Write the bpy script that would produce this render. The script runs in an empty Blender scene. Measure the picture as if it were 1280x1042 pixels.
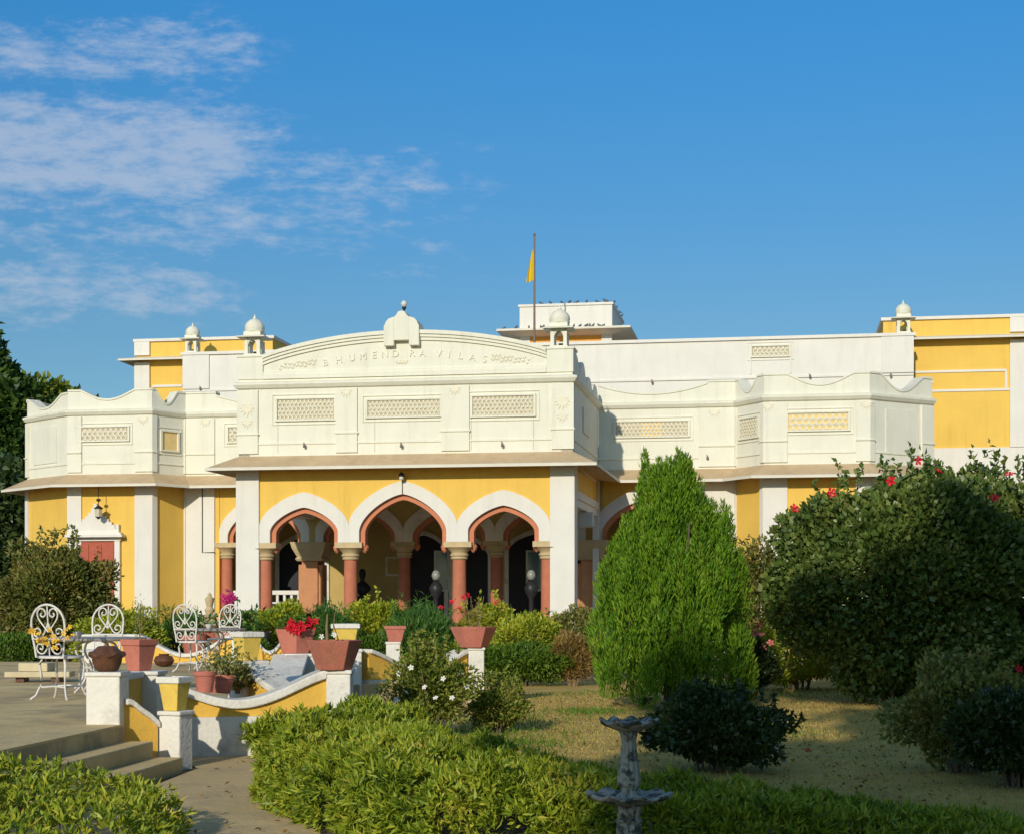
import bpy, math, random
import numpy as np
from mathutils import Vector, Matrix
R = math.radians
SC = bpy.context.scene
COL = SC.collection

# ------------------------------------------------------------------ camera, sky, sun
F, CX, HY, EYE = 2000.0, 640.0, 755.0, 1.26        # focal length in photo pixels, horizon row, eye height
cd = bpy.data.cameras.new("camera"); cam = bpy.data.objects.new("camera", cd); COL.objects.link(cam)
cam.location = (0, 0, EYE); cam.rotation_euler = (R(90), 0, 0)
cd.sensor_width = 36; cd.lens = 36*F/1280; cd.shift_y = (HY-521)/1280; cd.clip_end = 5000; cd.clip_start = 0.1
SC.camera = cam
SUN_AZ, SUN_EL = 16.2, 19.5                         # sunlight travels towards +Y, turned right
SC.view_settings.view_transform = 'Standard'; SC.view_settings.look = 'None'
SC.view_settings.exposure = 0.0; SC.view_settings.gamma = 1.0
w = bpy.data.worlds.new("World"); SC.world = w; w.use_nodes = True
nt = w.node_tree; nt.nodes.clear()
def wn(t): return nt.nodes.new(t)
out = wn('ShaderNodeOutputWorld'); bg = wn('ShaderNodeBackground'); bg.inputs[1].default_value = 0.102
sky = wn('ShaderNodeTexSky'); sky.sky_type = 'NISHITA'; sky.sun_disc = False
sky.sun_elevation = R(SUN_EL); sky.sun_rotation = R(180+SUN_AZ); sky.air_density = 1.0; sky.dust_density = 0.6; sky.ozone_density = 2.2
hs = wn('ShaderNodeHueSaturation'); hs.inputs['Saturation'].default_value = 1.12; hs.inputs['Value'].default_value = 1.0
nt.links.new(sky.outputs[0], hs.inputs['Color'])
# thin clouds, low in the sky: projected on a high flat layer
tc = wn('ShaderNodeTexCoord'); sx = wn('ShaderNodeSeparateXYZ'); nt.links.new(tc.outputs['Generated'], sx.inputs[0])
def wm(op, a, b=None, c=None):
    n = wn('ShaderNodeMath'); n.operation = op
    for i, v in enumerate((a, b, c)):
        if v is None: continue
        if isinstance(v, (int, float)): n.inputs[i].default_value = v
        else: nt.links.new(v, n.inputs[i])
    return n.outputs[0]
def wsm(v, a, b):
    n = wn('ShaderNodeMapRange'); n.interpolation_type = 'SMOOTHSTEP'
    nt.links.new(v, n.inputs[0]); n.inputs[1].default_value = a; n.inputs[2].default_value = b
    return n.outputs[0]
# the deep camera-blue of this sky: tint it by height, then brightened and warmed above the view as added fill light
yy = wm('MAXIMUM', sx.outputs[1], 0.05)
az = wm('DIVIDE', sx.outputs[0], yy); el = wm('DIVIDE', sx.outputs[2], yy)   # tangents of azimuth and height
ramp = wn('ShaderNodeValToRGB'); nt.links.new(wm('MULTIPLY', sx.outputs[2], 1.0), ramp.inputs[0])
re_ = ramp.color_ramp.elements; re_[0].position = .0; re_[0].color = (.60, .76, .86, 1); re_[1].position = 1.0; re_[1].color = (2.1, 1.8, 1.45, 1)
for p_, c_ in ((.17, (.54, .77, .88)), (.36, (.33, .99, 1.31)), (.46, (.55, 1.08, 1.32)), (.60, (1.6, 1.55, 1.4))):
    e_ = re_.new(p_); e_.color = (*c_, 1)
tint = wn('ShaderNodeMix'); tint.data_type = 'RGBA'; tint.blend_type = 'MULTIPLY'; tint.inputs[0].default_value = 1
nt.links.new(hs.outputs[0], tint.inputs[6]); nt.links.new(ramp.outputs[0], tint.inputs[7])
cx = wn('ShaderNodeCombineXYZ')
nt.links.new(wm('MULTIPLY', az, 6.5), cx.inputs[0]); nt.links.new(wm('ADD', wm('MULTIPLY', el, 27.0), wm('MULTIPLY', az, 2.6)), cx.inputs[1])
n1 = wn('ShaderNodeTexNoise'); n1.inputs['Scale'].default_value = 1.35; n1.inputs['Detail'].default_value = 9; n1.inputs['Roughness'].default_value = 0.62
n1.inputs['Distortion'].default_value = 0.35
nt.links.new(cx.outputs[0], n1.inputs[0])
cx2 = wn('ShaderNodeCombineXYZ'); nt.links.new(wm('MULTIPLY', az, 34.0), cx2.inputs[0]); nt.links.new(wm('MULTIPLY', el, 85.0), cx2.inputs[1])
n2 = wn('ShaderNodeTexNoise'); n2.inputs['Scale'].default_value = 1.3; n2.inputs['Detail'].default_value = 8; n2.inputs['Roughness'].default_value = 0.66; nt.links.new(cx2.outputs[0], n2.inputs[0])
def band(c0, h, lo=0.3):          # a soft strip of cloud round a given height
    d = wm('ABSOLUTE', wm('SUBTRACT', el, c0))
    return wm('SUBTRACT', 1.0, wsm(d, h*lo, h))
bands = wm('MAXIMUM', wm('MAXIMUM', wm('MULTIPLY', band(0.282, 0.060, .25), 1.0), wm('MULTIPLY', band(0.346, 0.04, .2), .66)), wm('MULTIPLY', band(0.195, 0.04, .1), .68))
left = wm('SUBTRACT', 1.0, wsm(az, -0.21, -0.10))
wisps = wm('MULTIPLY', wm('SUBTRACT', 1.0, wsm(az, -0.06, 0.03)), wm('MULTIPLY', band(0.248, 0.065, .3), 0.55))
cov = wm('MAXIMUM', wm('MULTIPLY', bands, left), wisps)
dens = wm('ADD', wm('MULTIPLY', n1.outputs[0], 0.56), wm('MULTIPLY', n2.outputs[0], 0.60))
mask = wsm(wm('ADD', dens, wm('MULTIPLY', cov, 0.32)), 0.68, 0.98)
mask = wm('MULTIPLY', mask, wm('MULTIPLY', wsm(cov, 0.02, 0.4), 0.56))
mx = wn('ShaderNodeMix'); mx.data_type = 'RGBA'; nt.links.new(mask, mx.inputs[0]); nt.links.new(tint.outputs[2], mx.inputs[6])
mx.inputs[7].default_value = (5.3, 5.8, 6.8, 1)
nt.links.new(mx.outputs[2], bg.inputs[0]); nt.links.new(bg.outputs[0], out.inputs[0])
sl = bpy.data.lights.new("sun", 'SUN'); sl.energy = 3.3; sl.angle = R(0.55); sl.color = (1.0, 0.92, 0.76)
so = bpy.data.objects.new("sun", sl); COL.objects.link(so)
sdir = Vector((math.sin(R(SUN_AZ))*math.cos(R(SUN_EL)), math.cos(R(SUN_AZ))*math.cos(R(SUN_EL)), -math.sin(R(SUN_EL))))
so.rotation_euler = sdir.to_track_quat('-Z', 'Y').to_euler(); so.location = (-10, -20, 30)

# ------------------------------------------------------------------ helpers
def at(px, py, D): return ((px-CX)/F*D, D, EYE+(HY-py)/F*D)       # photo pixel at a known distance
def ground(px, py, z=0.0):
    D = F*(EYE-z)/(py-HY); return ((px-CX)/F*D, D, z)
def tag(o, label=None, cat=None, group=None, kind=None):
    if label: o['label'] = label
    if cat: o['category'] = cat
    if group: o['group'] = group
    if kind: o['kind'] = kind
    return o
def empty(name, label, cat, loc=(0, 0, 0), rz=0, group=None):
    o = bpy.data.objects.new(name, None); COL.objects.link(o); o.empty_display_size = .2
    o.location = loc; o.rotation_euler = (0, 0, rz); return tag(o, label, cat, group)
def copy_tree(o, parent=None):
    c = o.copy(); COL.objects.link(c)
    if parent is not None: c.parent = parent
    for ch in list(o.children): copy_tree(ch, c)
    return c
class MB:
    def __init__(s): s.v = []; s.f = []; s.m = []
    def add(s, vs, fs, m=0):
        b = len(s.v); s.v += [tuple(p) for p in vs]
        for f in fs: s.f.append([b+i for i in f]); s.m.append(m)
        return s
    def box(s, x0, x1, y0, y1, z0, z1, m=0, M=None):
        vs = [(x, y, z) for x in (x0, x1) for y in (y0, y1) for z in (z0, z1)]
        if M is not None: vs = [tuple(M @ Vector(p)) for p in vs]
        return s.add(vs, [(0,1,3,2),(4,6,7,5),(0,4,5,1),(2,3,7,6),(0,2,6,4),(1,5,7,3)], m)
    def strip(s, A, B, y0, y1, m=0, M=None):            # solid between two polylines of (x, z), front y0, back y1
        n = len(A); vs = []
        for (x, z), (x2, z2) in zip(A, B): vs += [(x, y0, z), (x2, y0, z2), (x2, y1, z2), (x, y1, z)]
        if M is not None: vs = [tuple(M @ Vector(p)) for p in vs]
        fs = []
        for i in range(n-1):
            a, b = 4*i, 4*i+4
            fs += [(a, a+1, b+1, b), (a+1, a+2, b+2, b+1), (a+2, a+3, b+3, b+2), (a+3, a, b, b+3)]
        fs += [(0, 3, 2, 1), (4*n-4, 4*n-3, 4*n-2, 4*n-1)]
        return s.add(vs, fs, m)
    def lathe(s, prof, seg=16, c=(0, 0, 0), rot=0, m=0, mod=None, cap=True, square=False):
        vs = []; k = 1/math.cos(math.pi/seg) if square else 1
        for (r, z) in prof:
            for i in range(seg):
                a = rot+2*math.pi*i/seg; rr, zz = (r*k, z) if mod is None else mod(r, z, a)
                vs.append((c[0]+rr*math.cos(a), c[1]+rr*math.sin(a), c[2]+zz))
        fs = []
        for j in range(len(prof)-1):
            for i in range(seg):
                i2 = (i+1) % seg; fs.append((j*seg+i, j*seg+i2, (j+1)*seg+i2, (j+1)*seg+i))
        if cap:
            fs.append(tuple(range(seg-1, -1, -1))); fs.append(tuple((len(prof)-1)*seg+i for i in range(seg)))
        return s.add(vs, fs, m)
    def tube(s, pts, r, seg=6, m=0, closed=False):
        P = [Vector(p) for p in pts]; n = len(P); vs = []
        rr = r if isinstance(r, (list, tuple)) else [r]*n
        up = Vector((0.13, 0.21, 0.97))
        for i in range(n):
            if closed: t = P[(i+1) % n]-P[i-1]
            else: t = P[min(i+1, n-1)]-P[max(i-1, 0)]
            if t.length < 1e-9: t = Vector((0, 0, 1))
            t.normalize(); a = t.cross(up)
            if a.length < .05: a = t.cross(Vector((1, 0, 0)))
            a.normalize(); b = t.cross(a)
            for k in range(seg):
                q = 2*math.pi*k/seg; vs.append(P[i]+(a*math.cos(q)+b*math.sin(q))*rr[i])
        fs = []; rng_ = range(n) if closed else range(n-1)
        for i in rng_:
            j = (i+1) % n
            for k in range(seg):
                k2 = (k+1) % seg; fs.append((i*seg+k, i*seg+k2, j*seg+k2, j*seg+k))
        if not closed: fs += [tuple(range(seg-1, -1, -1)), tuple((n-1)*seg+k for k in range(seg))]
        return s.add(vs, fs, m)
    def sweep(s, poly, prof, m=0):                       # closed profile (outward offset, z) along a mitred plan line
        n = len(poly); k = len(prof); vs = []
        for i in range(n):
            mm = miter(poly, i)
            for (o, z) in prof: vs.append((poly[i][0]+mm[0]*o, poly[i][1]+mm[1]*o, z))
        fs = []
        for i in range(n-1):
            for j in range(k):
                j2 = (j+1) % k; fs.append((i*k+j, i*k+j2, (i+1)*k+j2, (i+1)*k+j))
        fs += [tuple(range(k-1, -1, -1)), tuple((n-1)*k+j for j in range(k))]
        return s.add(vs, fs, m)
    def poly_slab(s, pts, z0, z1, m=0):
        n = len(pts); vs = [(x, y, z0) for x, y in pts]+[(x, y, z1) for x, y in pts]
        fs = [tuple(range(n-1, -1, -1)), tuple(range(n, 2*n))]+[(i, (i+1) % n, n+(i+1) % n, n+i) for i in range(n)]
        return s.add(vs, fs, m)
    def build(s, name, mats, parent=None, smooth=None, bevel=0, loc=None):
        me = bpy.data.meshes.new(name); me.from_pydata(s.v, [], s.f)
        if not isinstance(mats, (list, tuple)): mats = [mats]
        for mt in mats: me.materials.append(mt)
        me.polygons.foreach_set('material_index', s.m)
        import bmesh
        bm = bmesh.new(); bm.from_mesh(me); bmesh.ops.recalc_face_normals(bm, faces=bm.faces); bm.to_mesh(me); bm.free()
        if smooth is not None:
            me.polygons.foreach_set('use_smooth', [True]*len(me.polygons)); me.set_sharp_from_angle(angle=R(smooth))
        o = bpy.data.objects.new(name, me); COL.objects.link(o)
        if parent is not None: o.parent = parent
        if loc: o.location = loc
        if bevel:
            b = o.modifiers.new('bevel', 'BEVEL'); b.width = bevel; b.segments = 2; b.limit_method = 'ANGLE'
        return o
def miter(poly, i):
    def nrm(a, b):
        dx, dy = b[0]-a[0], b[1]-a[1]; l = math.hypot(dx, dy); return (dy/l, -dx/l)
    n1_ = nrm(poly[max(i-1, 0)], poly[max(i-1, 0)+1]); n2_ = nrm(poly[min(i, len(poly)-2)], poly[min(i, len(poly)-2)+1])
    d = 1+n1_[0]*n2_[0]+n1_[1]*n2_[1]
    return ((n1_[0]+n2_[0])/d, (n1_[1]+n2_[1])/d)
def lerp(a, b, t): return tuple(x+(y-x)*t for x, y in zip(a, b))

# ------------------------------------------------------------------ materials
def _n(nt, t, **kw):
    n = nt.nodes.new(t)
    for k, v in kw.items(): setattr(n, k, v)
    return n
def mat(name, col, rough=.8, var=.12, scale=3.0, dirt=None, dirt_amt=0.0, streak=False, bump=.15, bscale=40, spec=.3, metal=0, dlo=.45, dhi=.75):
    m = bpy.data.materials.new(name); m.use_nodes = True; t = m.node_tree; b = t.nodes['Principled BSDF']
    b.inputs['Roughness'].default_value = rough; b.inputs['Specular IOR Level'].default_value = spec; b.inputs['Metallic'].default_value = metal
    tcn = _n(t, 'ShaderNodeTexCoord'); L = t.links.new
    nz = _n(t, 'ShaderNodeTexNoise'); nz.inputs['Scale'].default_value = scale; nz.inputs['Detail'].default_value = 6; nz.inputs['Roughness'].default_value = .6
    L(tcn.outputs['Object'], nz.inputs[0])
    cr = _n(t, 'ShaderNodeValToRGB'); cr.color_ramp.elements[0].position = .3; cr.color_ramp.elements[1].position = .7
    lo = [max(0, c*(1-var)) for c in col]; hi = [min(1, c*(1+var*.6)) for c in col]
    cr.color_ramp.elements[0].color = (*lo, 1); cr.color_ramp.elements[1].color = (*hi, 1)
    L(nz.outputs[0], cr.inputs[0]); src = cr.outputs[0]
    if dirt:
        mp = _n(t, 'ShaderNodeMapping'); mp.inputs['Scale'].default_value = (5, 5, .55) if streak else (1, 1, 1)
        L(tcn.outputs['Object'], mp.inputs[0])
        n2 = _n(t, 'ShaderNodeTexNoise'); n2.inputs['Scale'].default_value = .9 if streak else scale*1.7; n2.inputs['Detail'].default_value = 8; n2.inputs['Roughness'].default_value = .68
        L(mp.outputs[0], n2.inputs[0])
        mr = _n(t, 'ShaderNodeMapRange'); mr.interpolation_type = 'SMOOTHSTEP'
        L(n2.outputs[0], mr.inputs[0]); mr.inputs[1].default_value = dlo; mr.inputs[2].default_value = dhi; mr.inputs[4].default_value = dirt_amt
        mix = _n(t, 'ShaderNodeMix', data_type='RGBA'); L(mr.outputs[0], mix.inputs[0]); L(src, mix.inputs[6]); mix.inputs[7].default_value = (*dirt, 1)
        src = mix.outputs[2]
    L(src, b.inputs['Base Color'])
    if bump:
        n3 = _n(t, 'ShaderNodeTexNoise'); n3.inputs['Scale'].default_value = bscale; n3.inputs['Detail'].default_value = 4; L(tcn.outputs['Object'], n3.inputs[0])
        bp = _n(t, 'ShaderNodeBump'); bp.inputs['Strength'].default_value = bump; bp.inputs['Distance'].default_value = .02
        L(n3.outputs[0], bp.inputs['Height']); L(bp.outputs[0], b.inputs['Normal'])
    return m
def leafmat(name, cols, trans=.3, rough=.5, spec=.35, gain=1.5, nsc=(1, 1, 1), nw=1.0):
    cols = [tuple(min(.7, v*gain) for v in c) for c in cols]
    m = bpy.data.materials.new(name); m.use_nodes = True; t = m.node_tree; L = t.links.new; b = t.nodes['Principled BSDF']; o = t.nodes['Material Output']
    b.inputs['Roughness'].default_value = rough; b.inputs['Specular IOR Level'].default_value = spec
    g = _n(t, 'ShaderNodeNewGeometry'); cr = _n(t, 'ShaderNodeValToRGB'); e = cr.color_ramp.elements
    while len(e) < len(cols): e.new(.5)
    for i, c in enumerate(cols): e[i].position = i/(len(cols)-1); e[i].color = (*c, 1)
    tcn = _n(t, 'ShaderNodeTexCoord'); nz = _n(t, 'ShaderNodeTexNoise'); nz.inputs['Scale'].default_value = 2.2; nz.inputs['Detail'].default_value = 3; mp = _n(t, 'ShaderNodeMapping'); mp.inputs['Scale'].default_value = nsc; L(tcn.outputs['Object'], mp.inputs[0]); L(mp.outputs[0], nz.inputs[0])
    ma = _n(t, 'ShaderNodeMath', operation='MULTIPLY_ADD'); L(g.outputs['Random Per Island'], ma.inputs[0]); ma.inputs[1].default_value = .62
    ms = _n(t, 'ShaderNodeMath', operation='MULTIPLY_ADD'); L(nz.outputs[0], ms.inputs[0]); ms.inputs[1].default_value = nw; ms.inputs[2].default_value = .19-.5*nw
    L(ms.outputs[0], ma.inputs[2]); L(ma.outputs[0], cr.inputs[0])
    L(cr.outputs[0], b.inputs['Base Color'])
    tr = _n(t, 'ShaderNodeBsdfTranslucent'); mc = _n(t, 'ShaderNodeMix', data_type='RGBA', blend_type='MULTIPLY'); mc.inputs[0].default_value = 1
    L(cr.outputs[0], mc.inputs[6]); mc.inputs[7].default_value = (1.25, 1.2, .5, 1); L(mc.outputs[2], tr.inputs[0])
    mx = _n(t, 'ShaderNodeMixShader'); mx.inputs[0].default_value = trans; L(b.outputs[0], mx.inputs[1]); L(tr.outputs[0], mx.inputs[2]); L(mx.outputs[0], o.inputs[0])
    return m
M = {}
M['cream'] = mat('cream plaster', (.76, .73, .61), .75, .05, 1.6, (.50, .47, .38), .42, True, .2, 30, dlo=.47, dhi=.80)
M['white'] = mat('white plaster', (.74, .70, .635), .75, .05, 1.6, (.55, .50, .44), .40, True, .2, 30, dlo=.47, dhi=.80)
M['yellow'] = mat('yellow plaster', (.79, .505, .10), .75, .06, 1.4, (.60, .36, .07), .5, True, .2, 30, dlo=.46, dhi=.80)
M['orange_wall'] = mat('orange plaster', (.78, .36, .07), .8, .08, 2)
M['oldwhite'] = mat('weathered whitewash', (.76, .72, .65), .8, .07, 2.5, (.34, .31, .26), .6, False, .4, 30, dlo=.47, dhi=.74)
M['panel'] = mat('weathered yellow limewash', (.78, .47, .08), .8, .08, 2.5, (.5, .30, .07), .5, False, .25, 45, dlo=.48, dhi=.8)
M['eave'] = mat('sandstone slab', (.58, .42, .25), .85, .14, 1.2, (.36, .27, .17), .5, True, .3, 30)
M['lip'] = mat('painted stone edge', (.72, .66, .55), .8, .08, 3)
M['sand'] = mat('tan sandstone', (.55, .42, .24), .8, .12, 6, bump=.3)
M['redstone'] = mat('red sandstone', (.50, .17, .095), .8, .12, 4, (.38, .12, .07), .5, False, .25, 50)
M['pier'] = mat('orange sandstone', (.56, .26, .125), .8, .12, 5, (.42, .19, .10), .4, False, .25, 40)
M['lining'] = mat('orange red plaster', (.57, .21, .11), .8, .08, 5)
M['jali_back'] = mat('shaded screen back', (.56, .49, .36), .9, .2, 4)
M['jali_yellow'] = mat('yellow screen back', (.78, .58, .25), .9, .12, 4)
M['lattice'] = mat('pale carved stone', (.78, .72, .56), .8, .05, 6)
M['roof'] = mat('roof plaster', (.42, .38, .32), .9, .15, 2)
M['dark'] = mat('doorway shade black', (.018, .018, .028), .6, .1, 3, bump=0)
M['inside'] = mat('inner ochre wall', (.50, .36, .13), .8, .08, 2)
M['floor'] = mat('stone floor', (.30, .26, .21), .7, .12, 3)
M['redwood'] = mat('painted red wood', (.42, .09, .05), .55, .12, 9)
M['glass'] = mat('blue window pane', (.10, .22, .30), .15, .1, 2, bump=0, spec=.5)
M['metal_dark'] = mat('dark iron', (.035, .035, .04), .45, .2, 20, bump=.05, metal=.3)
M['globe'] = mat('white glass globe', (.62, .62, .58), .25, .04, 5, bump=0, spec=.5)
M['globe_grey'] = mat('grey glass globe', (.30, .31, .30), .3, .2, 8, bump=0, spec=.5)  # darker grey than the other lamp globes
M['terracotta'] = mat('painted terracotta', (.52, .175, .125), .75, .14, 9, (.30, .13, .09), .55, False, .2, 60, dlo=.48, dhi=.75)
M['terra_mossy'] = mat('stained terracotta', (.46, .15, .10), .8, .16, 7, (.22, .13, .07), .6, False, .3, 50, dlo=.44, dhi=.72)
M['pot_yellow'] = mat('yellow pot paint', (.76, .53, .10), .7, .08, 9, (.45, .32, .1), .4, False, .2, 60)
M['pot_brown'] = mat('brown glazed clay', (.13, .055, .03), .5, .3, 14, bump=.4, bscale=30)
M['soil'] = mat('potting soil', (.07, .05, .035), .95, .3, 20, bump=.6)
M['chair'] = mat('white painted iron', (.70, .66, .62), .45, .10, 14, (.35, .26, .2), .35, False, .1, 60, spec=.5)
M['tabletop'] = mat('grey stone top', (.30, .27, .25), .4, .2, 10)
M['concrete'] = mat('path concrete', (.64, .46, .225), .9, .16, 1.1, (.40, .30, .175), .7, False, .35, 35, dlo=.42, dhi=.72)
M['terrace'] = mat('terrace floor', (.68, .50, .24), .9, .16, .9, (.36, .27, .16), .85, False, .35, 35, dlo=.42, dhi=.62)
M['step'] = mat('step stone', (.68, .50, .24), .88, .16, 2.2, (.42, .32, .19), .6, False, .35, 40, dlo=.45, dhi=.72)
M['lawn'] = mat('dry lawn', (.58, .39, .11), .95, .25, 1.4, (.28, .25, .055), .45, False, .6, 25, dlo=.47, dhi=.63)
M['earth'] = mat('garden earth', (.16, .115, .065), .95, .3, 1.5, (.08, .085, .03), .7, False, .6, 20)
M['fountain'] = mat('weathered grey stone', (.42, .38, .31), .7, .25, 12, (.06, .065, .05), .95, False, .7, 40, dlo=.46, dhi=.58, spec=.4)
M['slab'] = mat('cream stone slab', (.60, .50, .32), .85, .12, 6)
M['redwall'] = mat('old red wall', (.20, .06, .045), .9, .2, 3)
M['flag'] = mat('yellow cloth', (.75, .55, .03), .8, .08, 6, bump=0)
M['pole'] = mat('rusted pole', (.22, .15, .12), .6, .15, 10)
M['bird'] = mat('pigeon feathers', (.11, .12, .14), .7, .35, 30, bump=0)
M['bark'] = mat('bark', (.14, .105, .075), .9, .25, 9, bump=.6, bscale=25)
M['twig'] = mat('dry twig', (.24, .165, .09), .9, .2, 9, bump=.3)
M['cap_grey'] = mat('gate post grey', (.3, .3, .3), .8)
M['f_red'] = mat('red petals', (.62, .012, .03), .6, .25, 20, bump=0)
M['f_pink'] = mat('pink petals', (.80, .26, .24), .6, .2, 20, bump=0)
M['f_magenta'] = mat('magenta petals', (.48, .02, .16), .6, .2, 20, bump=0)
M['f_white'] = mat('white petals', (.82, .80, .74), .6, .05, 20, bump=0)
M['f_yellow'] = mat('yellow petals', (.82, .52, .06), .6, .15, 20, bump=0)
M['l_hedge'] = leafmat('hedge leaves', [(.035, .075, .006), (.11, .165, .010), (.19, .245, .016), (.32, .33, .03), (.36, .27, .06)], .22, gain=1.35)
M['l_lime'] = leafmat('lime leaves', [(.07, .12, .01), (.18, .23, .016), (.32, .33, .03), (.42, .36, .05)], .32)
M['l_mid'] = leafmat('mid green leaves', [(.03, .07, .008), (.07, .13, .012), (.15, .20, .025)], .28)
M['l_fern'] = leafmat('feathery green', [(.025, .075, .018), (.05, .12, .022), (.12, .19, .03)], .28)
M['l_dark'] = leafmat('dark leaves', [(.014, .028, .009), (.03, .052, .014), (.06, .082, .024)], .18, .38, .5, gain=1.5)
M['l_hib'] = leafmat('hibiscus leaves', [(.03, .055, .012), (.065, .10, .02), (.15, .16, .04)], .18, .42, .45, gain=1.75)
M['l_olive'] = leafmat('olive leaves', [(.035, .055, .012), (.085, .105, .022), (.17, .15, .045), (.22, .16, .06)], .25, gain=2.0)
M['l_shrub'] = leafmat('brownish green leaves', [(.035, .055, .010), (.08, .095, .018), (.14, .135, .03), (.16, .10, .035)], .2)
M['l_mix'] = leafmat('mixed green and brown leaves', [(.045, .07, .012), (.10, .14, .02), (.19, .20, .035), (.25, .16, .06)], .28, gain=1.6)
M['l_brown'] = leafmat('dry brown leaves', [(.10, .07, .02), (.19, .12, .035), (.26, .17, .05)], .3)
M['l_cyp'] = leafmat('cypress sprays', [(.024, .06, .006), (.065, .14, .008), (.11, .205, .010), (.17, .21, .022)], .2, .6, .25, gain=1.6, nsc=(3, 3, 1), nw=1.6)
M['l_tree'] = leafmat('tree leaves', [(.012, .035, .008), (.035, .075, .012), (.085, .125, .02)], .22)
M['l_tree2'] = leafmat('yellow green tree leaves', [(.05, .085, .01), (.12, .15, .015), (.19, .20, .025)], .28)
M['l_litter'] = leafmat('fallen leaves', [(.10, .06, .025), (.20, .12, .04), (.30, .20, .07)], .1, .8, .2)
M['l_grass'] = leafmat('grass blades', [(.22, .17, .04), (.34, .25, .07), (.44, .31, .10)], .25, .7, .2, gain=1.6)
M['l_green_grass'] = leafmat('green grass blades', [(.03, .08, .01), (.07, .14, .015), (.14, .2, .03)], .3, .6, .2)

# ------------------------------------------------------------------ foliage
def unit(a): return a/np.maximum(np.linalg.norm(a, axis=1, keepdims=True), 1e-9)
def leaf_mesh(name, P, Dr, L, Wd, rng, mt, parent=None, roll=None, bend=.18):
    n = len(P); Dr = unit(Dr); rv = rng.normal(size=(n, 3)) if roll is None else roll
    S = unit(np.cross(Dr, rv)); Nn = np.cross(S, Dr)
    L = np.broadcast_to(np.asarray(L, float), (n,))[:, None]*rng.uniform(.7, 1.25, (n, 1)); Wd = np.broadcast_to(np.asarray(Wd, float), (n,))[:, None]*rng.uniform(.75, 1.2, (n, 1))
    V = np.empty((n, 4, 3)); mid = P+Dr*L*.45+Nn*L*.08
    V[:, 0] = P; V[:, 1] = mid+S*Wd*.5; V[:, 2] = P+Dr*L-Nn*L*bend; V[:, 3] = mid-S*Wd*.5
    me = bpy.data.meshes.new(name); me.vertices.add(4*n); me.loops.add(4*n); me.polygons.add(n)
    me.vertices.foreach_set('co', V.ravel().astype(np.float32)); me.loops.foreach_set('vertex_index', np.arange(4*n, dtype=np.int32))
    me.polygons.foreach_set('loop_start', np.arange(0, 4*n, 4, dtype=np.int32)); me.update(calc_edges=True); me.materials.append(mt)
    o = bpy.data.objects.new(name, me); COL.objects.link(o)
    if parent is not None: o.parent = parent
    return o
def lumpy(dirs, rng, k=26, amp=.28, s=.42):
    C = unit(rng.normal(size=(k, 3))); h = rng.uniform(.35, 1, k); r = np.zeros(len(dirs))
    for c, hh in zip(C, h):
        d2 = ((dirs-c)**2).sum(1); r = np.maximum(r, hh*np.exp(-d2/(s*s)))
    return 1-amp+amp*1.5*r
def blob(rng, n, rx, ry, rz, cz, k=26, amp=.28, s=.42, inner=.55):
    d = unit(rng.normal(size=(n, 3))); rad = lumpy(d, rng, k, amp, s)*(inner+(1-inner)*rng.uniform(0, 1, n)**.5)
    P = d*rad[:, None]*np.array([rx, ry, rz])+np.array([0, 0, cz]); return P, unit(d/np.array([rx, ry, rz]))
def flower_mesh(r=.05, petals=5):
    b = MB()
    for i in range(petals):
        a = 2*math.pi*i/petals; c, s_ = math.cos(a), math.sin(a); a1, a2 = a-.5, a+.5
        b.add([(0, 0, 0), (r*.75*math.cos(a1), r*.75*math.sin(a1), r*.35), (r*1.1*c, r*1.1*s_, r*.25), (r*.75*math.cos(a2), r*.75*math.sin(a2), r*.35)], [(0, 1, 2, 3)])
    b.lathe([(r*.16, 0), (r*.13, r*.5), (.001, r*.75)], 6)
    return b
_fl = {}
def flower(kind, r, parent, loc, rng):
    key = (kind, r)
    if key not in _fl:
        o = flower_mesh(r).build('flower', M[kind], parent); _fl[key] = o.data
    else:
        o = bpy.data.objects.new('flower', _fl[key]); COL.objects.link(o); o.parent = parent
    o.location = loc; o.rotation_euler = (R(60)+rng.uniform(-.6, .6), rng.uniform(-.7, .7), rng.uniform(-.9, .9)); return o
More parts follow.
